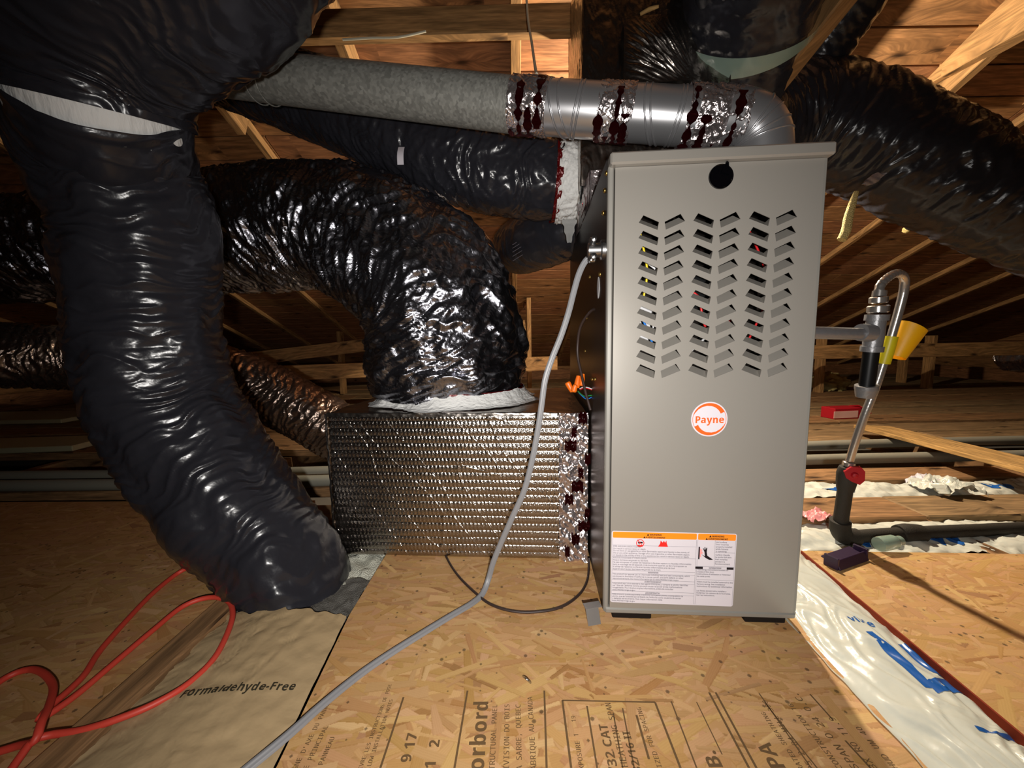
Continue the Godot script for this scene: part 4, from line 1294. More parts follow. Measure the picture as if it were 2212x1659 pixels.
func build_gas_line() -> void:
	var t := thing("gas_pipe", "black iron gas pipe with tee and drip leg leaving the furnace side", "gas pipe", Vector3(0.822, 0.410, -0.862))
	var tee := Vector3(0.823, 0.546, -0.855)
	wpart(t, "furnace_nipple", tube([Vector3(0.546, 0.555, -0.800), tee], [0.0135], 0.02, 24), M.nipple_metal)
	wpart(t, "nipple_hub", tube([Vector3(0.784, 0.551, -0.848), Vector3(0.811, 0.549, -0.852)], [0.019, 0.0205], 0.005, 24), M.nipple_metal)
	wpart(t, "tee_body", tube([Vector3(0.823, 0.579, -0.853), Vector3(0.823, 0.546, -0.855), Vector3(0.822, 0.509, -0.857)], [0.0175, 0.0185, 0.0175], 0.006, 24), M.nipple_metal)
	for q in [[[Vector3(0.823, 0.590, -0.852), Vector3(0.823, 0.577, -0.853)], 0.0215], [[Vector3(0.823, 0.519, -0.857), Vector3(0.823, 0.507, -0.858)], 0.021]]:
		wpart(t, "tee_hub", tube(q[0], [q[1]], 0.004, 24), M.nipple_metal)
	wpart(t, "drip_leg", tube([Vector3(0.823, 0.512, -0.858), Vector3(0.826, 0.420, -0.866)], [0.0150], 0.02, 24), M.black_iron)
	wpart(t, "drip_cap", tube([Vector3(0.825, 0.429, -0.865), Vector3(0.826, 0.420, -0.866), Vector3(0.826, 0.400, -0.868)], [0.0215, 0.0215, 0.0165], 0.004, 24), M.nipple_metal)
	# stainless connector
	t = thing("gas_connector", "looped stainless steel flexible gas connector between tee and valve", "hose", Vector3(0.871, 0.211, -0.945))
	var ax := Vector3(0.820, 0.630, -0.851) - Vector3(0.823, 0.577, -0.853)
	wpart(t, "flare_nut", hex_nut(Vector3(0.824, 0.602, -0.852), ax, 0.0195, 0.017), M.chrome)
	wpart(t, "flare_nut", hex_nut(Vector3(0.823, 0.622, -0.852), ax, 0.0165, 0.015), M.chrome)
	wpart(t, "collar", tube([Vector3(0.823, 0.630, -0.852), Vector3(0.824, 0.642, -0.852)], [0.0125], 0.004, 20), M.chrome)
	var hose := [Vector3(0.823, 0.632, -0.852), Vector3(0.825, 0.653, -0.853), Vector3(0.845, 0.671, -0.858), Vector3(0.873, 0.682, -0.866), Vector3(0.900, 0.674, -0.876), Vector3(0.911, 0.648, -0.884), Vector3(0.911, 0.606, -0.890), Vector3(0.906, 0.554, -0.895), Vector3(0.899, 0.488, -0.902), Vector3(0.891, 0.419, -0.910), Vector3(0.879, 0.345, -0.920), Vector3(0.873, 0.275, -0.932), Vector3(0.873, 0.223, -0.943)]
	var hs := spline(hose, [0.0088], 0.0022)
	var hp: PackedVector3Array = hs[0]
	var fr := frames(hp, Vector3(0.1, 0.1, -1))
	var m := MB.new()
	m.grid(hp.size() - 1, 20, func(i: int, j: int):
		var an := TAU * (j % 20) / 20
		var r := 0.0088 + (0.0005 * sin(i * 1.55) if i < 40 else 0.00006 * sin(i * 1.55))
		return hp[i] + (fr[i][0] * cos(an) + fr[i][1] * sin(an)) * r, -fr[(hp.size() - 1) / 2][0], null, true)
	wpart(t, "hose", m, M.chrome)
	wpart(t, "flare_nut", hex_nut(Vector3(0.873, 0.213, -0.945), Vector3(0.000, 0.026, 0.003), 0.0135, 0.013), M.chrome)
	# floor riser with its valve
	t = thing("floor_gas_pipe", "old dark gas pipe along the floor with an elbow and red shutoff valve", "gas pipe", Vector3(0.888, 0.000, -0.968))
	wpart(t, "valve_body", tube([Vector3(0.871, 0.205, -0.946), Vector3(0.872, 0.188, -0.947), Vector3(0.874, 0.162, -0.949), Vector3(0.874, 0.141, -0.950)], [0.017, 0.0215, 0.0215, 0.018], 0.004, 20), M.old_iron)
	m = MB.new()
	var hc := Vector3(0.869, 0.191, -0.922)
	m.prism(PackedVector2Array([Vector2(-0.021, 0.006), Vector2(-0.008, 0.020), Vector2(0.012, 0.022), Vector2(0.020, 0.012), Vector2(0.021, -0.012), Vector2(0.012, -0.024), Vector2(-0.004, -0.018), Vector2(-0.016, -0.010)]), Basis(Vector3(0.9, 0, 0.43), Vector3.UP, Vector3(-0.43, 0, 0.9)), hc, 0.012)
	m.lathe([Vector2(0, 0.008), Vector2(0.006, 0.007), Vector2(0.008, 0.0)], hc, Vector3(-0.43, 0, 0.9), 12)
	wpart(t, "valve_handle", m, M.valve_red, "red lever handle")
	wpart(t, "riser", tube([Vector3(0.874, 0.144, -0.950), Vector3(0.879, 0.040, -0.962)], [0.0165], 0.02, 20), M.old_iron)
	wpart(t, "elbow", tube([Vector3(0.878, 0.051, -0.961), Vector3(0.882, 0.026, -0.964), Vector3(0.897, 0.004, -0.966), Vector3(0.930, 0.000, -0.967)], [0.0235, 0.0235, 0.0225, 0.0225], 0.004, 24), M.old_iron)
	wpart(t, "floor_run", tube([Vector3(0.924, 0.001, -0.967), Vector3(1.077, 0.004, -0.975), Vector3(1.286, 0.001, -0.990), Vector3(1.735, -0.003, -1.020)], [0.0168], 0.03, 20), M.old_iron)
	wpart(t, "coupling", tube([Vector3(1.053, 0.003, -0.974), Vector3(1.077, 0.004, -0.975), Vector3(1.118, 0.002, -0.977)], [0.023, 0.0255, 0.0225], 0.004, 24), M.old_iron)
	# yellow tag curled on the connector
	t = thing("yellow_tag", "bright yellow plastic tag curled into a cone on the steel gas connector", "tag", Vector3(0.897, 0.537, -0.890))
	wpart(t, "sleeve", tube([Vector3(0.905, 0.541, -0.897), Vector3(0.902, 0.510, -0.900), Vector3(0.899, 0.476, -0.904)], [0.0128, 0.0132, 0.0125], 0.005, 20, false), M.tag_lemon)
	m = MB.new()
	var k0 := Vector3(0.929, 0.490, -0.905)
	var k1 := Vector3(0.957, 0.563, -0.905)
	var dv := (k1 - k0)
	var kx := dv.normalized().cross(Vector3(0.1, 0.0, 1.0)).normalized()
	var ky := kx.cross(dv.normalized())
	m.grid(20, 40, func(i: int, j: int):
		var an: float = TAU * j / 40.0
		var u: float = i / 20.0
		var r := lerpf(0.018, 0.031, u)
		return k0 + dv * (u - 0.06 * sin(an * 1.5) * u) + (kx * cos(an) + ky * -sin(an)) * r, Vector3(0, 0, 1))
	wpart(t, "curled_flap", m, M.tag_yellow)


# ---------------------------------------------------------------- cables

func build_cables() -> void:
	var t := thing("power_cable", "flat grey power cable hanging from the furnace side and running across the strand board", "cable", Vector3(-0.073, 0.000, -0.755))
	var pts := [Vector3(0.179, 0.715, -0.755), Vector3(0.167, 0.712, -0.760), Vector3(0.150, 0.699, -0.762), Vector3(0.137, 0.675, -0.762), Vector3(0.126, 0.639, -0.760), Vector3(0.115, 0.598, -0.757), Vector3(0.100, 0.553, -0.755), Vector3(0.081, 0.507, -0.752), Vector3(0.067, 0.465, -0.750), Vector3(0.060, 0.418, -0.750), Vector3(0.053, 0.371, -0.750), Vector3(0.040, 0.302, -0.752), Vector3(0.022, 0.232, -0.756), Vector3(-0.005, 0.168, -0.762), Vector3(-0.028, 0.113, -0.768), Vector3(-0.047, 0.064, -0.772), Vector3(-0.058, 0.026, -0.772), Vector3(-0.070, 0.006, -0.751), Vector3(-0.090, 0.004, -0.724), Vector3(-0.128, 0.004, -0.689), Vector3(-0.169, 0.004, -0.650), Vector3(-0.216, 0.004, -0.604), Vector3(-0.255, 0.004, -0.561), Vector3(-0.289, 0.008, -0.506), Vector3(-0.315, 0.010, -0.458), Vector3(-0.345, 0.008, -0.418), Vector3(-0.370, 0.006, -0.384)]
	wpart(t, "sheath", strip(pts, 0.0120, 0.0058, Vector3(0, 0, 1)), M.cable_grey)
	t = thing("thermostat_wire", "thin dark brown wire looping over the strand board under the silver box", "wire", Vector3(-0.004, 0.000, -0.705))
	wpart(t, "sheath", tube([Vector3(-0.178, 0.004, -0.907), Vector3(-0.155, 0.003, -0.859), Vector3(-0.125, 0.003, -0.808), Vector3(-0.085, 0.003, -0.756), Vector3(-0.051, 0.003, -0.721), Vector3(-0.008, 0.003, -0.701), Vector3(0.038, 0.003, -0.697), Vector3(0.091, 0.003, -0.709), Vector3(0.135, 0.003, -0.745), Vector3(0.162, 0.003, -0.791), Vector3(0.177, 0.004, -0.843), Vector3(0.180, 0.020, -0.856)], [0.0026], 0.008, 10), M.cable_brown)
	t = thing("control_cable", "thin brown control cord curving down the dark furnace side", "wire", Vector3(0.184, 0.384, -0.850))
	wpart(t, "sheath", tube([Vector3(0.187, 0.598, -0.780), Vector3(0.182, 0.610, -0.830), Vector3(0.172, 0.598, -0.860), Vector3(0.162, 0.573, -0.885), Vector3(0.159, 0.538, -0.900), Vector3(0.159, 0.505, -0.900), Vector3(0.165, 0.464, -0.885), Vector3(0.172, 0.420, -0.865), Vector3(0.180, 0.383, -0.850)], [0.0032], 0.008, 10), M.cable_brown)
	# wire nuts on the box by the furnace
	var w := 0
	for q in [[Vector3(0.134, 0.443, -0.900), Vector3(0.145, 0.421, -0.895), "leaning away from the furnace"], [Vector3(0.147, 0.422, -0.888), Vector3(0.151, 0.438, -0.885), "lowest of the cluster"], [Vector3(0.155, 0.430, -0.895), Vector3(0.161, 0.458, -0.900), "between two others"], [Vector3(0.166, 0.435, -0.890), Vector3(0.170, 0.463, -0.895), "standing against the furnace"]]:
		t = thing("wire_nut", "orange wire nut on the box top, " + q[2], "wire nut", q[0], 0.0, "orange wire nuts on the box")
		var m := MB.new()
		var dv: Vector3 = q[1] - q[0]
		var l := dv.length()
		m.lathe([Vector2(0.0, 0.0), Vector2(0.0062, 0.0), Vector2(0.0075, 0.003), Vector2(0.0066, l * 0.6), Vector2(0.0052, l), Vector2(0.0, l + 0.002)], q[0], dv, 12)
		wpart(t, "shell", m, M.nut_orange)
		w += 1
	for q in [["wire_white", [Vector3(0.162, 0.428, -0.890), Vector3(0.170, 0.434, -0.875), Vector3(0.184, 0.431, -0.860), Vector3(0.195, 0.420, -0.850)]], ["wire_red", [Vector3(0.164, 0.426, -0.890), Vector3(0.171, 0.432, -0.872), Vector3(0.186, 0.428, -0.860), Vector3(0.197, 0.415, -0.850)]], ["wire_green", [Vector3(0.158, 0.422, -0.890), Vector3(0.169, 0.413, -0.872), Vector3(0.184, 0.416, -0.860), Vector3(0.195, 0.413, -0.850)]], ["wire_blue", [Vector3(0.160, 0.419, -0.890), Vector3(0.174, 0.406, -0.872), Vector3(0.186, 0.412, -0.860), Vector3(0.196, 0.411, -0.850)]]]:
		t = thing("control_wire", "thin %s control wire running from the wire nuts into the furnace" % q[0].substr(5), "wire", q[1][0])
		wpart(t, "strand", tube(q[1], [0.0013], 0.004, 8), M[q[0]])
	t = thing("wire_connector", "small yellow wire connector beside the furnace post", "wire nut", Vector3(0.196, 0.415, -0.850))
	var m2 := MB.new()
	m2.lathe([Vector2(0, 0), Vector2(0.006, 0), Vector2(0.0045, 0.01), Vector2(0, 0.012)], Vector3(0.196, 0.411, -0.850), Vector3(0.2, 0.6, 0.5), 12)
	wpart(t, "shell", m2, M.wire_yellow)
	# red cord on the floor
	t = thing("red_cord", "red cord lying in loops on the floor beside the kraft paper", "cord", Vector3(-0.657, 0.000, -0.747))
	wpart(t, "cord", tube([Vector3(-0.771, 0.020, -0.857), Vector3(-0.805, 0.006, -0.842), Vector3(-0.797, 0.005, -0.770), Vector3(-0.769, 0.005, -0.683), Vector3(-0.742, 0.005, -0.613), Vector3(-0.715, 0.006, -0.567), Vector3(-0.704, 0.008, -0.536), Vector3(-0.695, 0.012, -0.502), Vector3(-0.688, 0.012, -0.486), Vector3(-0.685, 0.010, -0.496), Vector3(-0.684, 0.007, -0.530), Vector3(-0.687, 0.007, -0.588), Vector3(-0.688, 0.009, -0.656), Vector3(-0.685, 0.011, -0.719), Vector3(-0.653, 0.012, -0.744), Vector3(-0.602, 0.014, -0.731), Vector3(-0.562, 0.014, -0.692), Vector3(-0.535, 0.012, -0.641), Vector3(-0.517, 0.011, -0.585), Vector3(-0.521, 0.011, -0.539), Vector3(-0.543, 0.012, -0.505), Vector3(-0.575, 0.012, -0.483), Vector3(-0.611, 0.010, -0.470), Vector3(-0.644, 0.012, -0.463), Vector3(-0.654, 0.016, -0.452), Vector3(-0.649, 0.012, -0.433), Vector3(-0.640, 0.008, -0.410)], [0.0049], 0.006, 12), M.cable_red)
	wpart(t, "cord_tail", tube([Vector3(-0.840, 0.005, -0.533), Vector3(-0.840, 0.005, -0.566), Vector3(-0.819, 0.006, -0.577), Vector3(-0.778, 0.009, -0.564), Vector3(-0.732, 0.012, -0.538), Vector3(-0.691, 0.020, -0.501), Vector3(-0.661, 0.026, -0.468), Vector3(-0.649, 0.018, -0.450), Vector3(-0.674, 0.010, -0.451), Vector3(-0.706, 0.006, -0.443)], [0.0049], 0.006, 12), M.cable_red)
	# roof wires
	for q in [["thin white wire hanging from the roof onto the vent pipe", [Vector3(0.061, 1.606, -1.250), Vector3(0.064, 1.478, -1.200), Vector3(0.069, 1.358, -1.120), Vector3(0.069, 1.218, -1.000), Vector3(0.068, 1.151, -0.930)], 0.0035], ["pale string lying along a roof brace", [Vector3(-0.527, 1.519, -1.320), Vector3(-0.438, 1.523, -1.320), Vector3(-0.348, 1.524, -1.320), Vector3(-0.258, 1.540, -1.320)], 0.0035], ["cream cable stapled across the lamplit roof boards", [Vector3(1.684, 2.010, -2.050), Vector3(1.755, 1.985, -2.000), Vector3(1.850, 1.965, -1.980), Vector3(1.924, 1.922, -1.950), Vector3(1.974, 1.865, -1.900), Vector3(2.071, 1.809, -1.850)], 0.008]]:
		t = thing("roof_wire", q[0], "wire", q[1][0])
		wpart(t, "sheath", tube(q[1], [q[2]], 0.02, 10), M.cable_white)


# ---------------------------------------------------------------- things lying about

func build_insulation() -> void:
	# plastic faced batt in the gap beside the furnace
	var t := thing("plastic_batt", "white plastic faced insulation batt with blue print in the gap beside the furnace", "insulation", Vector3(0.61, 0, -0.5))
	var nz := noise(400, 1.0, FastNoiseLite.TYPE_SIMPLEX_SMOOTH, 2)
	var top := func(u: float, z: float) -> Vector3:
		# u from 0 at the furnace's board to 1 at the far board
		var x0 := 0.500 + 0.028 * clampf((-z - 0.3) / 0.5, 0.0, 1.0) + 0.005 * nz.get_noise_2d(z * 12.0, 3.0)
		var x1 := lerpf(0.664, 0.742, clampf((-z - 0.3) / 0.6, 0.0, 1.2)) + 0.004
		var x := lerpf(x0, x1, u)
		var w := nz.get_noise_2d(x * 9.0, z * 4.0)
		var f := nz.get_noise_2d((x * 1.0 + z * 0.35) * 13.0 + w * 1.2, (z - x * 0.4) * 3.0)
		var g := nz.get_noise_2d((x * 0.6 - z * 0.8) * 14.0, (z + x) * 4.0 + 9.0)
		var y := -0.006 + 0.014 * sin(PI * u) + 0.010 * (0.35 - absf(f)) + 0.004 * (0.3 - absf(g)) + 0.004 * w
		y = lerpf(y, 0.0025, exp(-u * 22.0))
		y = minf(y, 0.016)
		return Vector3(x, y - 0.016 * exp(-(1.0 - u) * 16.0), z)
	var m := MB.new()
	m.grid(240, 56, func(i: int, j: int): return top.call(j / 56.0, 0.35 - 1.26 * i / 240.0), Vector3.UP, func(i: int, j: int): return Vector2(1.26 * i / 240.0, 0.17 * j / 56.0))
	wpart(t, "film", m, M.poly_white)
	# print: big angular mark, small word, a rule and a rubbed logo
	var on := func(pl: PackedVector2Array) -> MB:
		# a printed patch given in (u, z), cut fine so that it follows the film
		var q := MB.new()
		var idx := Geometry2D.triangulate_polygon(pl)
		for i in range(0, idx.size(), 3):
			var a := pl[idx[i]]
			var b := pl[idx[i + 1]]
			var c := pl[idx[i + 2]]
			var k := 14
			for r in k:
				for s in k - r:
					for up in 2:
						if up == 1 and s == k - r - 1:
							continue
						var l := [[r, s], [r + 1, s], [r, s + 1]] if up == 0 else [[r + 1, s], [r + 1, s + 1], [r, s + 1]]
						var st := q.v.size()
						for e in l:
							var p: Vector2 = a + (b - a) * (float(e[0]) / k) + (c - a) * (float(e[1]) / k)
							var h: Vector3 = top.call(p.x, p.y)
							var nn: Vector3 = ((top.call(p.x, p.y + 0.002) as Vector3) - h).cross((top.call(p.x + 0.012, p.y) as Vector3) - h).normalized()
							if nn.y < 0.0:
								nn = -nn
							q.v.append(h + nn * 0.0006); q.n.append(nn); q.t.append(p)
						q.tri(st, st + 1, st + 2)
		return q
	for pl in [PackedVector2Array([Vector2(0.60, -0.625), Vector2(0.66, -0.625), Vector2(0.72, -0.560), Vector2(0.68, -0.520), Vector2(0.62, -0.520)]), PackedVector2Array([Vector2(0.84, -0.612), Vector2(0.98, -0.612), Vector2(0.985, -0.552), Vector2(0.88, -0.548)]), PackedVector2Array([Vector2(0.68, -0.530), Vector2(0.985, -0.548), Vector2(0.985, -0.518), Vector2(0.68, -0.512)])]:
		wpart(t, "blue_mark", on.call(pl), M.ink_blue)
	wpart(t, "blue_rule", on.call(PackedVector2Array([Vector2(0.64, -0.452), Vector2(0.80, -0.448), Vector2(0.93, -0.452), Vector2(0.97, -0.462), Vector2(0.96, -0.468), Vector2(0.92, -0.458), Vector2(0.80, -0.454), Vector2(0.64, -0.458)])), M.ink_blue)
	var base := Vector2(0.56, -0.655)
	var wd := print_on(t, "blue_word", "ville", 0.014, M.ink_blue, func(a: float, b: float): return (top.call(base.x + a * 5.6, base.y - b * 0.9 + a * 0.18) as Vector3) + Vector3(0, 0.0008, 0), true)
	wd.transform = t.transform.affine_inverse()
	base = Vector2(0.10, -0.795)
	wd = print_on(t, "blue_word", "JM", 0.016, M.ink_blue, func(a: float, b: float): return (top.call(base.x + a * 5.6, base.y - b * 0.9 + a * 0.55) as Vector3) + Vector3(0, 0.0008, 0), true)
	wd.transform = t.transform.affine_inverse()
	# batts lying across, behind the far board
	for q in [[0.60, 3.2, -0.915, -1.085, "pale plastic faced batt under the floor gas pipe", 0.0], [0.60, 3.2, -1.245, -1.385, "torn pale batt between two bare joists behind the gas valve", 0.006], [-1.0, -0.35, -2.02, -2.2, "heap of crumpled white plastic at the end of the thin shiny duct", 0.05]]:
		t = thing("cross_batt", q[4], "insulation", Vector3(q[0], -0.03, q[2]))
		m = MB.new()
		var n := int((q[1] - q[0]) / 0.01)
		m.grid(n, 20, func(i: int, j: int):
			var x: float = lerpf(q[0], q[1], float(i) / n)
			var z: float = lerpf(q[2], q[3], j / 20.0)
			var y: float = -0.022 + q[5] + 0.014 * sin(PI * j / 20.0) + 0.018 * (0.3 - absf(nz.get_noise_2d(x * 14.0, z * 18.0))) + 0.012 * nz.get_noise_2d(x * 5.0, z * 9.0)
			return Vector3(x, y, z), Vector3.UP, func(i: int, j: int): return Vector2(0.01 * i, 0.008 * j))
		wpart(t, "film", m, M.poly_white)
		for k in 3:
			m = MB.new()
			var cx: float = lerpf(q[0], q[1], [0.12, 0.2, 0.42][k])
			if q[0] < 0:
				cx = lerpf(q[0], q[1], [0.3, 0.6, 0.85][k])
			m.grid(16, 6, func(i: int, j: int):
				var x: float = cx + 0.10 * i / 16.0
				var z: float = lerpf(q[2], q[3], 0.25 + 0.2 * j / 6.0 + 0.08 * sin(i * 0.8 + k))
				var y: float = -0.0205 + q[5] + 0.014 * sin(PI * (0.25 + 0.2 * j / 6.0 + 0.08 * sin(i * 0.8 + k))) + 0.018 * (0.3 - absf(nz.get_noise_2d(x * 14.0, z * 18.0))) + 0.012 * nz.get_noise_2d(x * 5.0, z * 9.0)
				return Vector3(x, y, z), Vector3.UP)
			wpart(t, "blue_mark", m, M.ink_blue)
	# kraft paper facing at the viewer's side
	t = thing("kraft_batt", "brown kraft paper faced batt, torn and wrinkled, at the foot of the black duct", "insulation", Vector3(-0.46, 0, -0.5))
	var kr := noise(430, 1.0, FastNoiseLite.TYPE_SIMPLEX_SMOOTH, 2)
	var paper := func(u: float, v: float) -> Vector3:
		var zz := lerpf(0.3, -0.705, v)
		var xl := -0.583 + 0.012 * kr.get_noise_2d(zz * 14.0, 1.0) + 0.004 * kr.get_noise_2d(zz * 60.0, 2.0)
		var xr := lerpf(-0.312, -0.338, clampf((-zz - 0.4) / 0.3, 0.0, 1.0))
		var x := lerpf(xl, xr, u)
		zz += 0.016 * kr.get_noise_2d(x * 18.0, 5.0) * v * v
		var f := kr.get_noise_2d((x * 1.0 + zz * 0.35) * 7.0 + kr.get_noise_2d(x * 9.0, zz * 9.0), (zz - x) * 2.5)
		var y := 0.001 + 0.012 * sin(PI * u) + 0.0035 * (0.3 - absf(f)) + 0.0016 * kr.get_noise_2d(x * 22.0, zz * 22.0)
		return Vector3(x, y, zz)
	m = MB.new()
	m.grid(56, 200, func(i: int, j: int): return paper.call(i / 56.0, j / 200.0), Vector3.UP, func(i: int, j: int): return Vector2(0.26 * i / 56.0, 1.0 * j / 200.0))
	wpart(t, "paper", m, M.kraft)
	var p0 := Vector3(-0.514, 0.000, -0.516)
	var p1 := Vector3(-0.340, 0.000, -0.532)
	var dx := (p1 - p0).normalized()
	var dy := Vector3(dx.z, 0, -dx.x)
	if dy.z > 0.0:
		dy = -dy
	wd = print_on(t, "paper_print", "Formaldehyde-Free", 0.0128, M.ink_paper, func(a: float, b: float):
		var p: Vector3 = p0 + dx * (a * 1.0) + dy * (b + 0.004)
		var v := (0.3 - p.z) / 1.005
		var xr := lerpf(-0.312, -0.338, clampf((-p.z - 0.4) / 0.3, 0.0, 1.0))
		var u := (p.x + 0.583) / (xr + 0.583)
		var h: Vector3 = paper.call(u, v)
		for k in 4:
			v += (h.z - p.z) / 1.005
			u += (p.x - h.x) / 0.25
			h = paper.call(u, v)
		return Vector3(p.x, h.y + 0.0022, p.z), true)
	wd.transform = t.transform.affine_inverse()
	# white wool and grey felt where the duct meets the floor
	t = thing("wool_batt", "white insulation wool showing between the black duct and the silver box", "insulation", Vector3(-0.38, -0.02, -0.86))
	m = MB.new()
	m.grid(40, 50, func(i: int, j: int):
		var x: float = lerpf(-0.60, -0.334, i / 40.0)
		var z: float = lerpf(-0.795, -1.26, j / 50.0)
		return Vector3(x, -0.012 + 0.012 * kr.get_noise_2d(x * 20.0, z * 20.0), z), Vector3.UP, func(i: int, j: int): return Vector2(0.3 * i / 40.0, 0.4 * j / 50.0))
	wpart(t, "wool", m, M.white_wool)
	t = thing("felt_scrap", "grey dusty felt scrap at the foot of the black duct", "scrap", Vector3(-0.4, -0.01, -0.74))
	m = MB.new()
	m.grid(30, 24, func(i: int, j: int):
		var u: float = i / 30.0
		var v: float = j / 24.0
		var x := lerpf(-0.60, -0.336, u)
		var z := lerpf(-0.688, -0.818, v)
		return Vector3(x, -0.003 + 0.006 * kr.get_noise_2d(x * 24.0, z * 24.0 + 4.0), z + 0.014 * kr.get_noise_2d(x * 22.0, 9.0 + v)), Vector3.UP, func(i: int, j: int): return Vector2(0.26 * i / 30.0, 0.13 * j / 24.0))
	wpart(t, "felt", m, M.grey_felt)


func build_scraps() -> void:
	var t: Node3D
	var m: MB
	# grey conduits lying over the joists
	for q in [["long grey conduit lying over the joists, the one closer to the furnace", [Vector3(-2.546, 0.022, -1.414), Vector3(-0.875, 0.022, -1.400), Vector3(0.363, 0.022, -1.491), Vector3(1.273, 0.022, -1.561), Vector3(2.794, 0.022, -1.579)], 0.022], ["long grey conduit lying over the joists, the one farther from the furnace", [Vector3(-2.755, 0.022, -1.536), Vector3(-0.939, 0.022, -1.508), Vector3(0.396, 0.022, -1.626), Vector3(1.445, 0.022, -1.777), Vector3(3.218, 0.022, -1.826)], 0.021]]:
		t = thing("conduit", q[0], "pipe", q[1][1], 0.0, "grey conduits over the joists")
		wpart(t, "tube", tube(q[1], [q[2]], 0.05, 20), M.pvc_grey)
	t = thing("loose_board", "pale loose pine board propped across the joists behind the gas valve", "board", Vector3(2.069, 0.020, -2.111))
	m = MB.new()
	m.beam(Vector3(1.973, 0.050, -2.021), Vector3(1.691, 0.110, -1.020), 0.16, 0.018, Vector3.UP, 0.002)
	wpart(t, "board", m, M.pine)
	for q in [["dusty pale board lying along the far floor beside the black column", Vector3(-4.616, 0.020, -2.910), Vector3(-3.333, 0.020, -2.935), 0.42], ["dusty pale board lying along the floor in front of another such board", Vector3(-3.210, 0.020, -2.005), Vector3(-2.353, 0.020, -2.078), 0.26]]:
		t = thing("floor_board", q[0], "board", q[1], 0.0, "dusty pale boards")
		m = MB.new()
		m.beam(q[1], q[2], q[3], 0.03, Vector3.UP, 0.004)
		wpart(t, "board", m, M.board_pale)
	# crushed carton
	t = thing("crushed_carton", "crushed red and white carton lying on the planks behind the gas connector", "carton", Vector3(2.247, 0.000, -2.491))
	m = MB.new()
	m.box(Vector3(-0.03, 0.04, 0), Vector3(0.20, 0.075, 0.10), Basis(Vector3.UP, 0.12), 0.004)
	part(t, "body", m, M.pack_red)
	m = MB.new()
	m.box(Vector3(-0.04, 0.035, 0.052), Vector3(0.18, 0.046, 0.003), Basis(Vector3.UP, 0.12), 0.001)
	part(t, "pale_panel", m, M.pack_pale)
	m = MB.new()
	m.box(Vector3(0.09, 0.06, 0.01), Vector3(0.09, 0.006, 0.09), Basis(Vector3(0.2, 0.3, 1).normalized(), -0.7), 0.001)
	part(t, "torn_flap", m, M.pack_red)
	# lump of foam
	t = thing("foam_lump", "cream lump of expanding foam far off on the planks beside the furnace", "foam", Vector3(3.311, 0.000, -3.896))
	m = MB.new()
	var fn := noise(500, 1.0)
	m.grid(28, 36, func(i: int, j: int):
		var a: float = PI * i / 28.0
		var b := TAU * (j % 36) / 36
		var d := Vector3(sin(a) * cos(b), cos(a), sin(a) * sin(b))
		var r := 0.17 * (1.0 + 0.5 * fn.get_noise_3dv(d * 2.2))
		return d * Vector3(1.0, 0.62, 0.8) * r + Vector3(0, 0.07, 0), Vector3(-1, 0, 0), null, true)
	part(t, "foam", m, M.foam_cream)
	# foam strip hanging under the far duct
	t = thing("foam_strip", "cream strip of dried foam hanging below the wide black duct", "foam", Vector3(1.059, 0.981, -1.200))
	wpart(t, "strip", tube([Vector3(1.062, 0.983, -1.200), Vector3(1.053, 0.948, -1.200), Vector3(1.044, 0.907, -1.200), Vector3(1.040, 0.869, -1.200), Vector3(1.028, 0.841, -1.200)], [0.006, 0.010, 0.012, 0.013, 0.012], 0.006, 12), M.foam_cream)
	t = thing("foam_drop", "small dab of cream foam on the roof boards under the wide black duct", "foam", Vector3(1.941, 1.058, -1.900))
	m = MB.new()
	m.lathe([Vector2(0, 0.018), Vector2(0.012, 0.014), Vector2(0.018, 0.0), Vector2(0.010, -0.012), Vector2(0, -0.014)], Vector3.ZERO, Vector3(0.3, 0.8, 0.5), 14)
	part(t, "dab", m, M.foam_cream)
	# purple plastic channel
	t = thing("purple_bracket", "dark purple plastic channel lying on the strand board by the gas elbow", "bracket", Vector3(0.799, 0.000, -0.857), 0.36)
	m = MB.new()
	m.box(Vector3(0, 0.011, 0.017), Vector3(0.112, 0.022, 0.004), Basis(Vector3(1, 0, 0), -0.45), 0.0012)
	part(t, "face", m, M.purple_plastic)
	m = MB.new()
	m.box(Vector3(0, 0.014, -0.004), Vector3(0.112, 0.004, 0.030), Basis(Vector3(1, 0, 0), 0.1), 0.0012)
	part(t, "web", m, M.purple_plastic)
	for s in [-1.0, 1.0]:
		m = MB.new()
		m.box(Vector3(0.056 * s, 0.014, 0.004), Vector3(0.006, 0.028, 0.030), Basis.IDENTITY, 0.0012)
		part(t, "end_lip", m, M.purple_plastic)
	# torn white paper, pink wool
	for q in [["scrap of torn white paper standing up among the joists", Vector3(1.511, 0.000, -1.308), 0.075, "label_white"], ["scrap of torn white plastic flat beside another torn scrap", Vector3(1.511, 0.000, -1.257), 0.10, "poly_white"], ["tuft of pink insulation beside the furnace corner", Vector3(0.920, -0.012, -1.085), 0.055, "label_pink"]]:
		t = thing("torn_scrap", q[0], "scrap", q[1])
		m = MB.new()
		var hh := noise(int(q[2] * 4000.0), 1.0)
		m.grid(16, 16, func(i: int, j: int):
			var u: float = i / 16.0 - 0.5
			var v: float = j / 16.0 - 0.5
			return Vector3(u * q[2] * 1.5, 0.012 + q[2] * (0.28 - u * u) * 0.8 + 0.3 * q[2] * hh.get_noise_2d(u * 3.0, v * 3.0), v * q[2] + 0.3 * q[2] * hh.get_noise_2d(u * 4.0 + 5.0, 0.0)), Vector3.UP)
		part(t, "sheet", m, M[q[3]])
	t = thing("wood_sliver", "pale sliver of wood caught on the dark foil plenum", "scrap", Vector3(0.318, 1.304, -0.970))
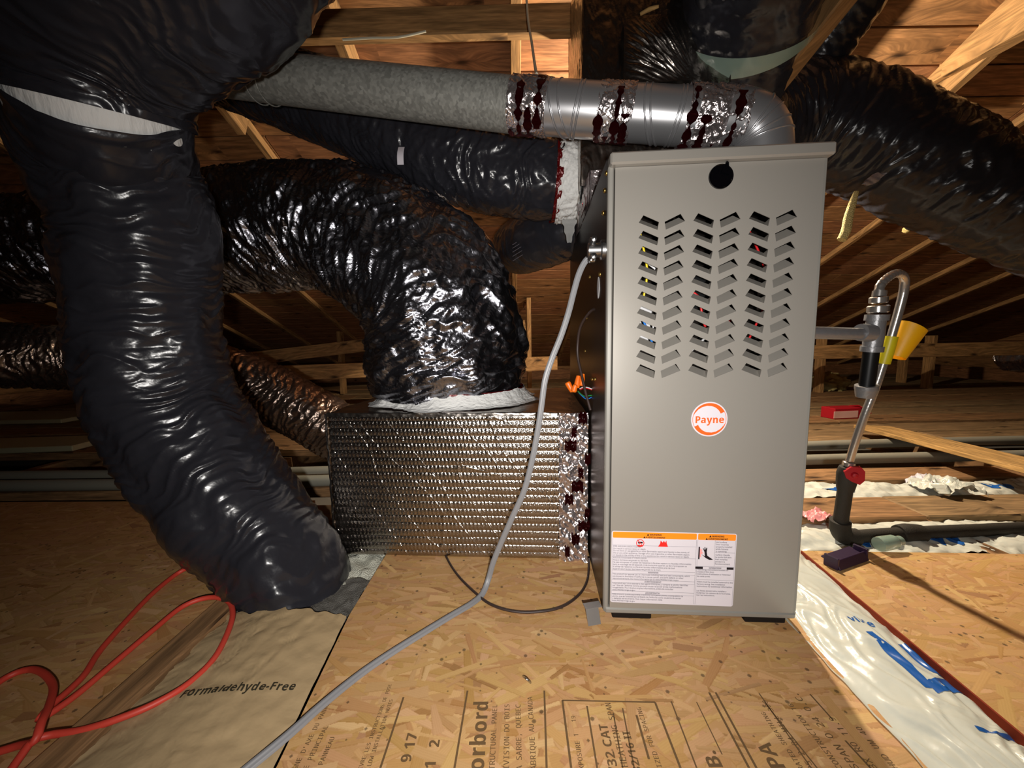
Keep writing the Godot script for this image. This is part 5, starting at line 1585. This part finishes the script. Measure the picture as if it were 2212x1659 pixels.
	wpart(t, "sliver", tube([Vector3(0.316, 1.304, -0.970), Vector3(0.334, 1.306, -0.960), Vector3(0.352, 1.304, -0.950)], [0.0035, 0.005, 0.003], 0.006, 8), M.pine)
	# clip and nail on the board in front
	t = thing("metal_clip", "small bent zinc clip lying at the furnace's front corner", "clip", Vector3(0.149, 0.000, -0.666), 0.2)
	m = MB.new()
	m.box(Vector3(0, 0.015, 0), Vector3(0.026, 0.028, 0.0015), Basis(Vector3(1, 0, 0), -0.5), 0.0004)
	part(t, "plate", m, M.chrome)
	m = MB.new()
	m.box(Vector3(0.004, 0.028, -0.014), Vector3(0.034, 0.0015, 0.016), Basis(Vector3(1, 0, 0), 0.1), 0.0004)
	part(t, "lip", m, M.chrome)
	t = thing("bent_nail", "bent nail lying on the strand board above the stamped print", "nail", Vector3(0.018, 0.000, -0.547))
	wpart(t, "shank", tube([Vector3(0.011, 0.004, -0.550), Vector3(0.016, 0.012, -0.537), Vector3(0.022, 0.003, -0.540)], [0.0016], 0.004, 8), M.zinc)
	# clear plastic jar behind the purple bracket
	t = thing("clear_jar", "crushed clear plastic jar lying beside the floor gas pipe", "jar", Vector3(0.932, 0.000, -0.898))
	m = MB.new()
	m.lathe([Vector2(0.0, 0.0), Vector2(0.017, 0.0), Vector2(0.018, 0.01), Vector2(0.017, 0.045), Vector2(0.012, 0.055), Vector2(0.012, 0.066)], Vector3(-0.01, 0.018, 0.0), Vector3(1, 0.05, -0.15), 24)
	part(t, "jar", m, M.clear_strap)


func build_lamp() -> void:
	# bare work bulb hung behind the plenum
	var at := Vector3(0.80, 1.33, -1.76)
	var t := thing("work_bulb", "bare warm bulb hanging from a rafter behind the foil plenum", "lamp", at)
	var m := MB.new()
	m.lathe([Vector2(0.0, -0.055), Vector2(0.018, -0.051), Vector2(0.029, -0.036), Vector2(0.031, -0.018), Vector2(0.024, 0.004), Vector2(0.0145, 0.022), Vector2(0.0135, 0.034)], Vector3.ZERO, Vector3.UP, 28)
	part(t, "bulb", m, M.bulb_glow)
	m = MB.new()
	m.lathe([Vector2(0.0175, 0.03), Vector2(0.019, 0.034), Vector2(0.019, 0.075), Vector2(0.010, 0.09), Vector2(0.004, 0.094)], Vector3.ZERO, Vector3.UP, 24)
	part(t, "socket", m, M.black_gloss)
	part(t, "cord", tube([Vector3(0, 0.09, 0), Vector3(0.003, 0.15, 0.002), Vector3(0, roof_y(0, at.z) - at.y, 0)], [0.0035], 0.02, 8), M.cable_brown)
	var l := OmniLight3D.new()
	l.name = "bulb_light"
	l.light_color = Color(1.0, 0.94, 0.84)
	l.light_energy = 3.6
	l.light_size = 0.028
	l.omni_range = 12.0
	l.omni_attenuation = 2.0
	l.shadow_enabled = true
	l.position = Vector3(0, -0.02, 0)
	t.add_child(l)


func _ready() -> void:
	# camera, air and the photographer's flash beside the lens
	var cam := Camera3D.new()
	cam.name = "camera"
	cam.fov = 91.4004
	cam.near = 0.02
	cam.far = 60.0
	cam.transform = Transform3D(Basis(Vector3(1.000, -0.016, 0.002), Vector3(0.016, 0.994, -0.108), Vector3(-0.000, 0.108, 0.994)), Vector3(0.000, 0.539, 0.000))
	add_child(cam)
	cam.current = true
	var we := WorldEnvironment.new()
	we.name = "air"
	var env := Environment.new()
	env.background_mode = Environment.BG_COLOR
	env.background_color = Color(0.0, 0.0, 0.0)
	env.tonemap_mode = Environment.TONE_MAPPER_LINEAR
	env.tonemap_exposure = 1.0
	env.sdfgi_enabled = true
	env.ssao_enabled = true
	env.ssil_enabled = true
	we.environment = env
	add_child(we)
	var flash := SpotLight3D.new()
	flash.name = "camera_flash"
	flash.light_color = Color(1.0, 0.982, 0.96)
	flash.light_energy = 1.22
	flash.light_size = 0.012
	flash.spot_range = 14.0
	flash.spot_attenuation = 2.0
	flash.spot_angle = 66.0
	flash.spot_angle_attenuation = 1.0
	flash.shadow_enabled = true
	add_child(flash)
	flash.look_at_from_position(Vector3(0.019, 0.510, 0.104), Vector3(-0.021, 0.367, -1.000))
	rng.seed = 7
	make_materials()
	build_floor()
	build_roof()
	build_walls()
	build_furnace()
	build_return_box()
	build_flex_ducts()
	build_plenum()
	build_vent()
	build_gas_line()
	build_insulation()
	build_cables()
	build_scraps()
	build_lamp()
